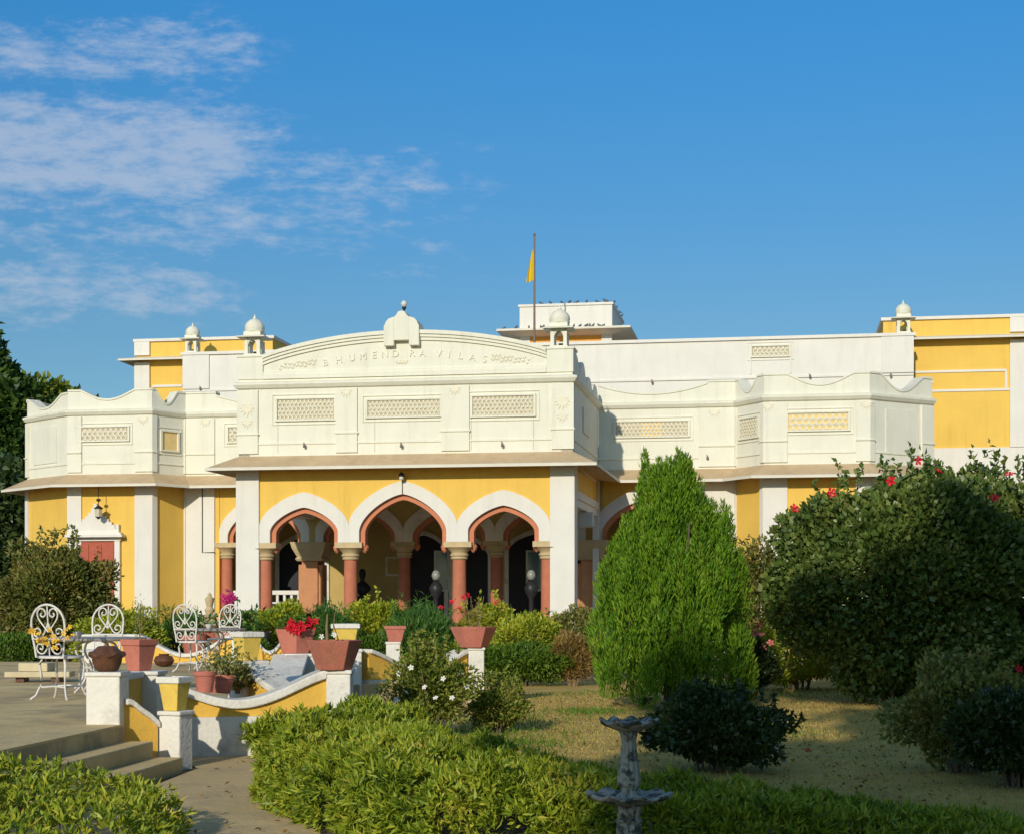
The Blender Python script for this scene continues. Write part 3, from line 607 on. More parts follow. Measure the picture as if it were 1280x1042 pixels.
def wing_rear(u0, u1, piers, name):
    t = MB().box(u0, u1, NY, NY+6, 5.3, 8.62).build(name, M['yellow'], pal)
    MB().box(u0, u1, NY-.05, NY+5.9, 0, 5.298).build('plinth_wall', M['white'], t)
    MB().box(u0-.06, u1+.06, NY-.07, NY+6.05, 8.622, 8.70).build('coping', M['white'], t)
    v = [(u0-.72, NY-.75), (u1+.72, NY-.75)]
    MB().sweep([(u0, NY+6), (u0, NY), (u1, NY), (u1, NY+6)], [(.002, 8.20), (.38, 8.11), (.38, 8.06), (.002, 8.12)]).build('eave', M['lip'], t)
    b = MB()
    for x0, x1 in piers: b.box(x0, x1, NY-.08, NY-.003, 5.3, 8.04); b.box(x0, x1, NY-.08, NY-.003, 8.24, 8.615)
    b.build('corner_pier', M['white'], t); return t
uL2 = bU(170, NY); t = wing_rear(uL2, uL2+4.0, [(uL2-.02, bU(188, NY))], 'rear_wing')
MB().box(bU(191, NY), bU(228, NY), NY-.03, NY-.002, bZ(210, 484, NY), bZ(210, 481, NY)).build('painted_line', M['white'], t)
uR2 = bU(1104, NY); uP = bU(1262, NY); t = wing_rear(uR2, uP+6, [(uP, uP+.9)], 'rear_wing')
b = MB(); za, zb_ = bZ(1200, 464, NY), bZ(1200, 488, NY)
b.box(bU(1143, NY), bU(1258, NY), NY-.03, NY-.002, za-.03, za+.03); b.box(bU(1143, NY), bU(1262, NY), NY-.03, NY-.002, zb_-.03, zb_+.03); b.box(bU(1256, NY), bU(1259, NY), NY-.034, NY-.0025, zb_+.032, za-.032)
b.build('painted_line', M['white'], t)
roofslab([(uL, NR+.3), (uR, NR+.3), (uR, 20), (uL, 20)], 7.6, 7.75)
# --- roof-top tower room
NT = 14.0; u0, u1 = bU(651, NT), bU(764, NT)
t = MB().box(u0, u1, NT, NT+3.2, 7.7, 9.22).build('tower_room', M['orange_wall'], pal)
MB().box(u0-.03, u1+.03, NT-.03, NT+3.23, 9.30, 9.98).box(u0-.07, u1+.07, NT-.07, NT+3.27, 9.982, 10.05).build('tower_parapet', M['white'], t)
for x0, x1 in ((u0-.02, u0+.28), (u1-.28, u1+.02)): MB().box(x0, x1, NT-.04, NT+.3, 7.8, 9.2).build('corner_pier', M['white'], t)
MB().sweep([(u0, NT+3.2), (u0, NT), (u1, NT), (u1, NT+3.2)], [(0, 9.28), (.62, 9.26), (.62, 9.20), (0, 9.10)]).build('tower_eave', M['lip'], t)
# --- rooftop kiosks
def kiosk(U, N, z, s=1.0):
    k = bpy.data.objects.new('rooftop_kiosk', None); COL.objects.link(k); k.parent = pal; k.location = (U, N, z); k.scale = (s, s, s)
    b = MB(); b.box(-.24, .24, -.24, .24, 0, .05)
    b.build('kiosk_base', M['cream'], k)
    for sx_ in (-1, 1):
        for sy_ in (-1, 1):
            b = MB(); b.box(sx_*.17-.05, sx_*.17+.05, sy_*.17-.05, sy_*.17+.05, .052, .43); b.build('kiosk_post', M['cream'], k, bevel=.012)
    b = MB()
    for q in range(4):
        Mq = Matrix.Rotation(q*math.pi/2, 4, 'Z'); n = 10
        A = [(-.118+.236*i/n, .50) for i in range(n+1)]; B_ = [(-.118+.236*i/n, .30+.15*keel(2*i/n-1)) for i in range(n+1)]; b.strip(A, B_, -.20, -.15, M=Mq)
    b.build('kiosk_arch', M['cream'], k)
    b = MB(); b.lathe([(.22, .501), (.40, .49), (.40, .515), (.24, .56), (.235, .66)], 4, rot=R(45), square=True); b.build('kiosk_canopy', M['cream'], k)
    b = MB(); prof = [(.232, .662), (.245, .70), (.225, .715), (.235, .76), (.225, .84), (.19, .92), (.13, .985), (.07, 1.02), (.04, 1.03), (.05, 1.05), (.025, 1.08), (.008, 1.15), (0, 1.16)]
    b.lathe(prof, 32, mod=lambda r, z, a: (r*1.12*(1+(.05*abs(math.cos(6*a)) if .72 < z < 1.0 else 0)), z)); b.build('kiosk_dome', M['cream'], k, smooth=50)
    b = MB(); b.lathe([(.03, .052), (.06, .10), (.07, .12), (.0, .13)], 8, (.04, -.06, 0)); b.build('kiosk_lamp', M['metal_dark'], k)
    return k
kiosk(bU(318, .2), .22, 6.52, .78); kiosk(bU(699.5, .2), .22, 6.52, .78)
kiosk(bU(241, NR+.15), NR+.15, 8.10, .72); kiosk(bU(1129, NR+.15), NR+.15, 8.10, .74)
# --- things fixed to or standing on the palace
def on_pal(o, U, N, z): o.location = b2w(U, N, z); o.rotation_euler.z = -TH; return o
t = empty('globe_lamp', 'white globe lamp on a short dark stem topping the porch gable crest', 'lamp'); on_pal(t, 0, .12, 7.30); t.scale = (.72, .72, .68)
MB().lathe([(.05, 0), (.05, .06), (.025, .09), (.03, .15), (.07, .2), (.055, .24)], 10).build('stem', M['metal_dark'], t, smooth=50); MB().lathe([(0, .225), (.06, .24), (.098, .31), (.098, .35), (.06, .42), (0, .435)], 14).build('globe', M['globe'], t, smooth=80)
t = empty('wall_lamp', 'small black wall lamp with white bulb above the point of the central porch arch', 'lamp'); on_pal(t, bU(503, -.05), -.04, bZ(503, 599, 0))
MB().tube([(0, .03, .04), (0, -.10, .14), (.02, -.16, .10)], .014).lathe([(.03, .13), (.065, .10), (.05, .05)], 8, (.01, -.14, 0)).build('bracket', M['metal_dark'], t, smooth=50); MB().lathe([(0, -.03), (.045, -.01), (.05, .03), (.03, .055)], 10, (.01, -.14, 0)).build('bulb', M['globe'], t, smooth=80)
t = empty('hanging_lantern', 'dark iron lantern hanging on a rod from the eave over the red left-hand window', 'lantern'); on_pal(t, bU(122, NB-.4), NB-.35, 3.45)
MB().tube([(0, 0, .70), (0, 0, .36)], .010).lathe([(.01, .34), (.05, .32), (.06, .28), (.02, .26)], 8).tube([(0, 0, .27), (0, 0, .16)], .01).build('rod', M['metal_dark'], t)
MB().lathe([(.02, .17), (.11, .11), (.12, .09), (.10, .085)], 6).lathe([(.085, -.10), (.05, -.13), (.01, -.16)], 6).build('lantern_cap', M['metal_dark'], t); MB().lathe([(.095, .084), (.08, -.10)], 6).build('lantern_glass', M['jali_back'], t)
t = empty('ceiling_lamp', 'round pale lamp hanging under the porch ceiling behind the central arch', 'lamp'); on_pal(t, 0, 2.2, 3.50)
MB().tube([(0, 0, .56), (0, 0, .12)], .008).build('rod', M['metal_dark'], t); MB().lathe([(0, -.08), (.08, -.05), (.10, .02), (.06, .10), (.0, .13)], 12).build('globe', M['globe'], t, smooth=80)
t = empty('flagpole', 'tall thin rusty flagpole rising from the palace roof', 'flagpole'); on_pal(t, bU(668, 10.6), 10.6, 7.75)
MB().tube([(0, 0, 0), (0, 0, EYE+(HY-300)/F*44-7.75)], [.035, .022], 8).build('pole', M['pole'], t); hp = EYE+(HY-300)/F*44-7.75
MB().lathe([(.01, 0), (.04, .03), (.04, .06), (0, .09)], 8, (0, 0, hp)).build('finial', M['pole'], t)
fl = empty('flag', 'limp yellow pennant hanging folded from the flagpole', 'flag'); on_pal(fl, bU(668, 10.6), 10.6, 7.75+hp-.38)
b = MB(); n = 14; A = []; Bq = []
vs = []; nz_ = 12
for j in range(nz_+1):
    z = -.82*j/nz_; wd = .03+.16*(j/nz_)**.9
    for i in range(n+1):
        q = i/n; vs.append((-.028-wd*q, .055*math.sin(q*9+j*.2)*min(1, q*3)*(.3+j/nz_), z-.06*q*(j/nz_)))
fs = [(j*(n+1)+i, j*(n+1)+i+1, (j+1)*(n+1)+i+1, (j+1)*(n+1)+i) for j in range(nz_) for i in range(n)]
b.add(vs, fs); b.build('cloth', M['flag'], fl, smooth=180)
# pigeons on the tower
def pigeon_mesh():
    b = MB(); b.lathe([(0, -.13), (.03, -.12), (.055, -.06), (.06, 0), (.05, .06), (.03, .09)], 8)
    v = [(x, z, .085+y*.95-.35*z*.0) for x, y, z in b.v]; b.v = [(x, y, z+.25*y) for x, y, z in v]
    b.lathe([(0, .1), (.025, .11), (.033, .145), (.026, .18), (0, .19)], 8, (0, .085, 0)); b.add([(-.006, .11, .155), (.006, .11, .155), (0, .145, .148), (0, .11, .165)], [(0, 1, 2), (1, 3, 2), (0, 2, 3)])
    b.add([(-.03, -.11, .06), (.03, -.11, .06), (.02, -.23, .03), (-.02, -.23, .03), (0, -.15, .075)], [(0, 1, 4), (1, 2, 4), (2, 3, 4), (3, 0, 4), (0, 3, 2, 1)])
    for s in (-1, 1): b.tube([(s*.02, .01, .04), (s*.02, .015, 0)], .006, 5)
    return b
rp = random.Random(4); pg = pigeon_mesh().build('pigeon', M['bird'], smooth=60); first = True
def pigeon(U, N, z, lab):
    global first
    o = pg if first else pg.copy()
    if not first: COL.objects.link(o)
    first = False; tag(o, lab, 'pigeon', 'pigeons on the tower room'); x = b2w(U, N, z); o.location = x; o.rotation_euler = (0, 0, rp.uniform(0, 6.28)); s = rp.uniform(.5, .68); o.scale = (s, s, s)
for p in (676, 688, 702, 712, 721, 733, 746, 757): pigeon(bU(p, NT), NT+.03, 10.05, 'small dark pigeon perched on the top edge of the white tower parapet')
for k in range(4): pigeon(u1+.03, NT+.3+.75*k, 10.05, 'small dark pigeon perched along the shaded right edge of the tower parapet')
for p in (630, 645, 661, 676, 679, 717, 725, 733, 737, 741, 749, 754): pigeon(bU(p, NT-.4), NT-.38, 9.275, 'small dark pigeon standing on the eave of the tower room')
# bust and two bollard globe lamps seen dark inside the porch arches
def on_floor(o, px, N, z=.55): return on_pal(o, bU(px, N), N, z)
t = empty('statue', 'dark bust on a pedestal inside the porch under the framed picture', 'statue'); on_floor(t, 453, 6.6); t.scale = (.72, .72, .88)
MB().lathe([(.22, 0), (.22, .1), (.16, .14), (.15, .95), (.2, 1.0), (.2, 1.05)], 4, rot=R(45), square=True).build('pedestal', M['metal_dark'], t)
MB().lathe([(.10, 1.052), (.12, 1.1), (.30, 1.22), (.29, 1.32), (.16, 1.42), (.075, 1.48), (.07, 1.54), (.11, 1.60), (.125, 1.70), (.10, 1.79), (.04, 1.83), (0, 1.835)], 16, mod=lambda r, z, a: (r*(1-.4*abs(math.sin(a)) if z < 1.45 else r), z) if False else (r*(1-.35*abs(math.sin(a))*(z < 1.45)), z)).build('bust', M['metal_dark'], t, smooth=60)
for p, lab in ((545, 'dark lamp post with a round glass globe between the central porch columns'), (664, 'dark lamp post with a round glass globe beside the right porch pillar')):
    t = empty('globe_lamp_post', lab, 'lamp', group='globe lamp posts in the porch'); on_floor(t, p, 2.6); t.scale = (.78, .78, .84)
    MB().lathe([(.20, 0), (.20, .06), (.09, .12), (.06, .5), (.07, 1.0), (.16, 1.15), (.20, 1.28), (.14, 1.40), (.08, 1.45), (.10, 1.50)], 12).build('post', M['metal_dark'], t, smooth=50)
    MB().lathe([(0, 1.49), (.09, 1.51), (.125, 1.60), (.125, 1.65), (.08, 1.74), (0, 1.765)], 14).build('globe', M['globe_grey'], t, smooth=80)
# ------------------------------------------------------------------ ground, path, terrace, steps
def plan(name, pts, z, m, kind='structure'):
    return tag(MB().add([(x, y, z) for x, y in pts], [tuple(range(len(pts)))]).build(name, M[m]), kind=kind)
plan('ground', [(-1500, -400), (1500, -400), (1500, 3000), (-1500, 3000)], 0, 'earth')
plan('lawn', [(-1.2, 10.2), (3, 8.4), (16, 8), (16, 28), (9, 28), (4, 27.5), (1.5, 26.5), (-.4, 25.5), (-.5, 19), (-.7, 15)], .006, 'lawn')
plan('path', [(-9, -3), (-.2, -3), (-.4, 6.5), (-1.0, 8.6), (-1.55, 10.2), (-1.65, 12.2), (-1.5, 13.3), (-2.75, 13.15), (-2.4, 12.2), (-2.6, 9), (-9, 8.4)], .012, 'concrete')
ZT = .36
TP = [(-14, 9.6), (-3.16, 9.6), (-2.9, 11.95), (-2.98, 13.0), (-2.7, 13.75), (-2.3, 14.3), (-2.15, 16.5), (-1.72, 18.1), (-.46, 19.5), (-.6, 21.5), (-2.2, 24.9), (-14, 25.6)]
tag(MB().poly_slab(TP, -.1, ZT).build('terrace', M['terrace'], bevel=.012), kind='structure')
for i, (xo, xi, z) in enumerate(((.22, .001, .24), (.44, .221, .12))):
    tag(MB().poly_slab([(-2.9+xi, 11.95), (-2.9+xo, 11.96), (-3.16+xo-.02, 9.6), (-3.16+xi, 9.6)], -.1, z).build('steps', M['step'], bevel=.012), kind='structure')
tag(MB().poly_slab([(-2.99, 12.05), (-2.9, 11.953), (-3.16, 9.601), (-3.50, 9.601), (-3.28, 11.9)], ZT-.02, ZT+.006).build('steps', M['step']), kind='structure')
tag(MB().poly_slab([(-2.72, 13.25), (-1.6, 13.55), (-1.5, 14.6), (-1.85, 17.7), (-2.05, 16.5), (-2.2, 14.3), (-2.55, 13.75)], 0, .24).build('flower_bed_soil', M['soil']), kind='structure')
# ------------------------------------------------------------------ garden walls and pedestals
def pedestal(label, x, y, w, z0, z1, rz=0, h2=None):
    t = empty('pedestal', label, 'pedestal', (x, y, z0), rz, 'white garden pedestals'); h = w/2
    MB().box(-h, h, -h, h, -.05, z1-z0-.035).build('shaft', M['oldwhite'], t, bevel=.012)
    MB().box(-h-.012, h+.012, -h-.012, h+.012, z1-z0-.034, z1-z0).build('cap', M['oldwhite'], t, bevel=.01); return t
def garden_wall(label, p, q, th, z0, zb, topf, cop=.075, n=28, over=.03):
    dx, dy = q[0]-p[0], q[1]-p[1]; l = math.hypot(dx, dy); a = math.atan2(dy, dx)
    t = empty('garden_wall', label, 'garden wall', (p[0], p[1], 0), a, 'low garden walls of the terrace')
    T = [(l*i/n, topf(i/n)) for i in range(n+1)]; C_ = [(x, z-cop) for x, z in T]
    if zb > z0: MB().box(0, l, 0, th, z0-.05, zb).build('base', M['oldwhite'], t)
    MB().strip([(x, z-.001) for x, z in C_], [(x, min(zb+.001, z-.01)) for x, z in C_], .02, th-.02).build('panel', M['panel'], t)
    MB().strip(T, C_, -over, th+over).build('coping', M['oldwhite'], t, bevel=.012); return t
def cat(a, lo, b, lm=.5):                                    # a catenary-like dip between two heights
    def f(t):
        u = (t-lm)/(lm if t < lm else 1-lm); e = a if t < lm else b; u = abs(u); return lo+(e-lo)*(u*u*(1.6-.6*u*u))
    return f
pedestal('white pedestal at the head of the steps carrying a brown carved pot', -3.045, 12.05, .255, ZT, .757, R(-2))
pedestal('white pedestal behind the stair head carrying a square terracotta pot', -2.97, 12.98, .26, .05, .725, R(-4))
pedestal('short white pedestal at the foot of the steps carrying a yellow pot', -2.575, 12.26, .185, .0, .449, R(-22))
pedestal('white pedestal at the right end of the front wall under a wide terracotta planter', -1.452, 13.5, .205, 0, .712, R(-2))
pedestal('white pedestal on the terrace edge carrying the middle yellow pot', -2.36, 14.25, .27, .05, .763, R(40))
pedestal('white pedestal under the planter of red flowers', -2.2, 16.55, .30, .05, .757, R(12))
pedestal('white pedestal half hidden behind the wide front planter, under a yellow pot', -1.84, 18.2, .25, 0, .757, R(8))
pedestal('white pedestal at the far right end of the terrace wall under a terracotta planter', -.44, 19.5, .19, 0, .74, R(6))
pedestal('white pedestal at the back of the terrace behind the left table', -6.45, 24.8, .34, 0, .80)
pedestal('white pedestal at the back of the terrace behind the middle yellow pot', -4.19, 24.9, .30, 0, .80)
pedestal('white pedestal at the back of the terrace behind the planter of red flowers', -3.35, 25.0, .30, 0, .80)
pedestal('white pedestal at the back of the terrace under a small terracotta pot', (492-640)/2000*25, 25.0, .22, 0, .68)
def stair_top(t): return .55-.185*t**1.5+.012*math.sin(t*9)*(1-t)
garden_wall('sloping yellow wall with a wavy white coping beside the steps', (-2.905, 12.02), (-2.69, 12.20), .16, 0, -.04, stair_top, .045)
garden_wall('short shaded wall between the two pedestals at the stair head', (-2.955, 12.19), (-2.95, 12.85), .14, ZT-.4, .40, lambda t: .724, .05, over=0)
garden_wall('long low front wall with a yellow panel and dipping white coping', (-2.74, 13.08), (-1.555, 13.42), .22, 0, .335, cat(.60, .475, .715, .40), .075)
half = lambda a, b: (lambda t: a+(b-a)*(1.55*t-.55*t*t) if a > b else b+(a-b)*(1-t)**2*1.0)
garden_wall('white coped wall sweeping down from the middle yellow pot to the front wall', (-2.36, 14.12), (-1.96, 13.66), .20, .1, .28, half(.755, .53), .06)
garden_wall('broad white coped wall sweeping down from the red flower planter towards the front wall', (-2.03, 14.75), (-2.12, 16.42), .30, .1, .28, lambda t: .50+.255*t*t*(1.5-.5*t), .06)
garden_wall('yellow panelled wall dipping towards the white flowering shrub', (-1.62, 18.25), (-.53, 19.45), .2, 0, .395, cat(.755, .50, .72, .55), .05)
garden_wall('dipping yellow wall at the back of the terrace behind the right table', (-6.27, 24.75), (-4.36, 24.85), .2, ZT-.3, .34, lambda t: .80 if t < .26 else cat(.80, .50, .80, .5)((t-.26)/.74), .06)
garden_wall('short dipping yellow wall seen beyond the middle yellow pot', (-4.03, 24.85), (-3.51, 24.95), .2, ZT-.3, .34, cat(.80, .54, .80), .06)
# ------------------------------------------------------------------ pots and planters
def foliage_in(t, rng, n, r, h, z0, lm, ll, lw, spread=.8, up=.5):
    P = rng.normal(size=(n, 3))*np.array([r*.5, r*.5, h*.28])+np.array([0, 0, z0+h*.5]); P[:, 2] = np.maximum(P[:, 2], z0-.02)
    D = rng.normal(size=(n, 3))*spread+np.array([0, 0, up]); leaf_mesh('foliage', P, D, ll, lw, rng, M[lm], t)
def pot(name, label, x, y, z, prof, seg, mt, rot=0, rim=None, square=True, soil_in=.03, smooth=None, group='garden pots and planters', cat_='pot'):
    t = empty(name, label, cat_, (x, y, z), rot, group); top = prof[-1]
    b = MB(); b.lathe(prof+[(top[0]-.022, top[1]), (top[0]-.035, top[1]-soil_in)], seg, rot=math.pi/seg, square=square); b.build('pot_body', M[mt], t, smooth=smooth, bevel=.006 if smooth is None else 0)
    MB().lathe([(top[0]-.036, top[1]-soil_in-.02), (top[0]-.036, top[1]-soil_in-.004)], seg, rot=math.pi/seg, square=square).build('soil', M['soil'], t)
    if rim:
        MB().lathe([(rim[0]-.015, rim[1]), (rim[0], rim[1]+.006), (rim[0], rim[2]-.004), (rim[0]-.01, rim[2]), (rim[0]-.05, rim[2]), (rim[0]-.055, rim[1]+.002)], seg, rot=math.pi/seg, square=square, cap=False).build('rim', M['oldwhite'], t, bevel=.004)
    return t
YP = [(.085, 0), (.092, .01), (.128, .19), (.135, .222)]
def yellow_pot(label, x, y, z, rot, s=1):
    t = pot('yellow_pot', label, x, y, z, YP, 4, 'pot_yellow', rot, (.155, .205, .255), soil_in=.02); t.scale = s; return t
yellow_pot('yellow square pot with white rim on the short pedestal at the foot of the steps', -2.585, 12.26, .449, R(-22), (.66, .66, 1.02))
yellow_pot('yellow square pot with white rim, seen corner on beside the right table', -2.36, 14.25, .763, R(40), (.72, .72, 1.0))
yellow_pot('yellow square pot with white rim standing behind the wide terracotta planter', -1.89, 18.2, .757, R(4), (1.05, 1.05, 1.12))
def fluted(r, z, a): return (r*(1+.05*abs(math.cos(4*a))), z+(.012*math.cos(8*a) if r > .115 else 0))
t = empty('carved_pot', 'small dark brown carved pot with a petal rim on the white stair-head pedestal', 'pot', (-3.045, 12.03, .757), 0, 'garden pots and planters')
MB().lathe([(.06, 0), (.082, .012), (.105, .07), (.108, .10), (.135, .125), (.128, .138), (.10, .155), (.07, .185), (.055, .192), (.045, .18)], 32, mod=fluted).build('pot_body', M['pot_brown'], t, smooth=50)
TP_ = [(.10, 0), (.105, .01), (.148, .195), (.165, .20), (.17, .245)]
rng0 = np.random.default_rng(77)
t = pot('square_pot', 'square terracotta pot with a thin leafy stem on the second stair-head pedestal', -3.02, 12.96, .725, TP_, 4, 'terracotta', R(-32)); t.scale = (.64, .64, 1.04)
b = MB(); b.tube([(0, 0, .2), (.01, 0, .33), (.0, .01, .48)], .006); b.tube([(.02, 0, .2), (.04, 0, .34), (.05, -.01, .43)], .005); b.build('stem', M['twig'], t); foliage_in(t, rng0, 170, .07, .30, .24, 'l_olive', .035, .013)
def hexplanter(label, x, y, z, r0, r1, h, rot, mt='terra_mossy', seg=6):
    return pot('planter', label, x, y, z, [(r0, 0), (r0+.005, .012), (r1-.006, h-.02), (r1, h)], seg, mt, rot, cat_='planter')
t = hexplanter('wide six-sided stained terracotta planter on the front wall end pedestal', -1.495, 13.47, .712, .125, .205, .25, R(37))
b = MB(); b.tube([(-.07, 0, .24), (-.075, 0, .36), (-.068, 0, .47)], [.014, .012, .006]); b.tube([(.07, .05, .24), (.02, .05, .38), (.03, .03, .50)], [.006, .005, .003]); b.build('dry_stem', M['twig'], t)
for p in ((-.02, -.02, .29), (.01, .02, .30), (-.10, .05, .28)): flower('f_white', .025, t, p, rng0)
t = hexplanter('six-sided terracotta planter with bright red flowers spilling over its rim', -2.24, 16.55, .757, .13, .205, .25, R(10), 'terracotta')
foliage_in(t, rng0, 420, .19, .16, .23, 'l_mid', .05, .028)
for i in range(26):
    c = ((-.02, -.22, .26), (.17, -.10, .31))[i % 3 == 2]; flower('f_red', .042, t, tuple(c[k]+rng0.normal()*(.045, .03, .04)[k] for k in range(3)), rng0)
t = hexplanter('six-sided terracotta planter on the far right terrace pedestal', -.47, 19.5, .74, .15, .25, .25, R(32), 'terracotta')
b = MB()
for k in range(9): a = k*.7; b.tube([(.05*math.cos(a), .05*math.sin(a), .2), (.09*math.cos(a), .08*math.sin(a), .36), (.14*math.cos(a), .1*math.sin(a), .52+.05*(k % 3))], .004, 4)
b.build('dry_stem', M['twig'], t); foliage_in(t, rng0, 240, .22, .3, .24, 'l_brown', .04, .012)
pot('square_pot', 'small terracotta pot with flared rim on a far white pedestal', (494-640)/2000*25, 25.0, .68, TP_, 4, 'terracotta', R(4))
RP = [(.062, 0), (.066, .01), (.085, .135), (.097, .14), (.098, .172)]
def round_pot(label, x, y, z, s, tilt=0, plant=0, lm='l_olive', seed=1, lr=.11, lh=.2, mt='terracotta'):
    t = pot('flowerpot', label, x, y, z, RP, 20, mt, square=False, smooth=45, group='garden pots and planters'); t.scale = (s, s, s); t.rotation_euler.y = tilt
    if plant: foliage_in(t, np.random.default_rng(seed), plant, lr, lh, .16, lm, .045, .022)
    return t
round_pot('round terracotta flowerpot at the left end of the front wall coping', *at(256, 868, 13.35)[:2], .53, 1.0)
round_pot('terracotta flowerpot half hidden between two others on the front wall', *at(268, 866, 13.8)[:2], .50, .8, 0, 120, seed=3)
round_pot('tapered terracotta flowerpot with trailing leafy plant on the front wall', *at(279, 868, 13.65)[:2], .505, .92, .08, 420, seed=4, lr=.2, lh=.26)
t = shrub('trailing_plant', 'leafy green plant trailing over the dip of the front wall beside the flowerpots', 'plant', at(297, 862, 14.0), .14, .12, .22, 520, .05, .022, M['l_olive'], 31, stems=5)
round_pot('yellow painted flowerpot tucked beneath the trailing plant', *at(302, 869, 14.3)[:2], .42, .85, 0, 0, mt='pot_yellow')
t = empty('clay_pot', 'dark brown round clay pot lying on the terrace behind the right table chair', 'pot', (*at(205, 822, 23.2)[:2], ZT), R(10), 'garden pots and planters')
MB().lathe([(.03, 0), (.11, .02), (.15, .085), (.12, .15), (.07, .165), (.08, .185), (.06, .18)], 20).build('pot_body', M['pot_brown'], t, smooth=50)
for p, D, s, lab in ((243, 26.2, 2.3, 'large terracotta pot behind the right table, left of the little fountain'), (288, 26.0, 2.6, 'large terracotta pot behind the right table carrying magenta flowers'), (313, 26.3, 2.4, 'dark red pot beside the white porch pillar foot')):
    t = round_pot(lab, (p-640)/2000*D, D, .36, s, 0, 160, 'l_fern', seed=p, lr=.1, lh=.16)
    if p == 288:
        b = MB()
        for k in range(5): b.tube([(0, 0, .15), (.02*(k-2), .0, .27), (.022*(k-2), .01, .38)], .003, 4)
        b.build('stem', M['twig'], t)
        for i in range(13): flower('f_magenta', .022, t, (rng0.normal()*.026, rng0.normal()*.02-.02, .38+rng0.normal()*.03), rng0)
# ------------------------------------------------------------------ garden furniture
def cr(P, n=7):
    P = [Vector((p[0], 0, p[1])) for p in P]; Q = [P[0]*2-P[1]]+P+[P[-1]*2-P[-2]]; o = []
    for i in range(1, len(Q)-2):
        for k in range(n):
            t = k/n; a, b_, c, d = Q[i-1:i+3]
            o.append(.5*((2*b_)+(c-a)*t+(2*a-5*b_+4*c-d)*t*t+(3*b_-a-3*c+d)*t**3))
    return o+[P[-1]]
def chair():
    t = empty('garden_chair', None, None); tl = lambda pts: [(p[0], -.19-.10*(p[2]-.4), p[2]) for p in pts]
    arch = [(-.145, .40), (-.155, .50), (-.172, .60), (-.178, .70)]+[(-.178*math.cos(a), .715+.185*math.sin(a)) for a in [math.pi*i/14 for i in range(1, 14)]]+[(.178, .70), (.172, .60), (.155, .50), (.145, .40)]
    bf = MB().tube(tl([(x, 0, z) for x, z in arch]), .0115).tube(tl([(-.172, 0, .575), (0, 0, .572), (.172, 0, .575)]), .010).build('back_frame', M['chair'], t, smooth=70)
    b = MB()
    for s in (-1, 1):
        for P in ([(0, .64), (.05, .70), (.10, .77), (.105, .83), (.07, .862), (.03, .845), (.022, .805), (.05, .783), (.073, .80), (.062, .82)], [(.0, .73), (.03, .66), (.065, .605), (.11, .588), (.15, .615), (.145, .66), (.11, .675), (.083, .65), (.095, .622), (.115, .632)], [(.0, .555), (.02, .49), (.06, .44), (.105, .44), (.132, .475), (.12, .52), (.085, .525), (.066, .497), (.08, .475), (.098, .487)]):
            b.tube(tl(cr([(s*x, z) for x, z in P])), .0075, 5)
    b.tube(tl([(0, 0, .885), (0, 0, .64)]), .0075, 5).tube(tl([(0, 0, .56), (0, 0, .415)]), .0075, 5)
    b.build('scrollwork', M['chair'], bf, smooth=70)
    b = MB(); n = 28; ring = [(.205*math.cos(2*math.pi*i/n), .20*math.sin(2*math.pi*i/n), .40) for i in range(n)]; b.tube(ring, .013, 6, closed=True)
    for k in range(-4, 5):
        x = k*.042; y = .195*math.sqrt(max(0, 1-(x/.205)**2)); b.tube([(x, -y, .403), (x, y, .403)], .011, 5)
        b.tube([(-.2*math.sqrt(max(0, 1-(x/.2)**2)), x, .400), (.2*math.sqrt(max(0, 1-(x/.2)**2)), x, .400)], .010, 5)
    b.build('seat', M['chair'], t, smooth=60)
    for sx_ in (-1, 1):
        for sy_ in (-1, 1):
            P = [(.125, .40), (.15, .33), (.135, .22), (.145, .12), (.175, .04), (.215, 0)]
            b = MB().tube([(sx_*x*.92, sy_*x*.98, z) for x, z in P], [.014, .013, .011, .011, .011, .013], 6); b.build('leg', M['chair'], t, smooth=70)
    b = MB(); c = .133
    for a, d in (((-c, -c), (c, -c)), ((c, -c), (c, c)), ((c, c), (-c, c)), ((-c, c), (-c, -c))): b.tube([(a[0], a[1], .115), ((a[0]+d[0])*.46, (a[1]+d[1])*.46, .125), (d[0], d[1], .115)], .008, 5)
    b.build('stretcher', M['chair'], t, smooth=70); return t
c0 = chair()
for i, (px, D, rz, lab) in enumerate(((76, 15.3, -16, 'white scrollwork iron chair nearest the steps, left of the front table'), (125, 17.3, 172, 'white scrollwork iron chair behind the front table'), (242, 21.5, -20, 'white scrollwork iron chair left of the far table'), (278, 23.2, 160, 'white scrollwork iron chair behind the middle yellow pot, right of the far table'))):
    o = c0 if i == 0 else copy_tree(c0); o.location = ((px-640)/2000*D, D, ZT); o.rotation_euler = (0, 0, R(rz)); tag(o, lab, 'chair', 'white garden chairs on the terrace')
def table():
    t = empty('garden_table', None, None)
    MB().lathe([(.0, .535), (.49, .535), (.50, .545), (.50, .56), (.49, .566), (0, .566)], 40, cap=False).build('tabletop', M['tabletop'], t, smooth=40)
    for k in range(4):
        a = R(45)+k*math.pi/2; P = cr([(.10, .53), (.20, .50), (.235, .43), (.19, .36), (.12, .30), (.11, .20), (.17, .09), (.255, .01)], 5)
        MB().tube([(p.x*math.cos(a), p.x*math.sin(a), p.z) for p in P], .012, 6).build('leg', M['chair'], t, smooth=70)
    MB().tube([(.125*math.cos(q*.3927), .125*math.sin(q*.3927), .26) for q in range(16)], .010, 5, closed=True).build('ring', M['chair'], t, smooth=70); return t
t0 = table()
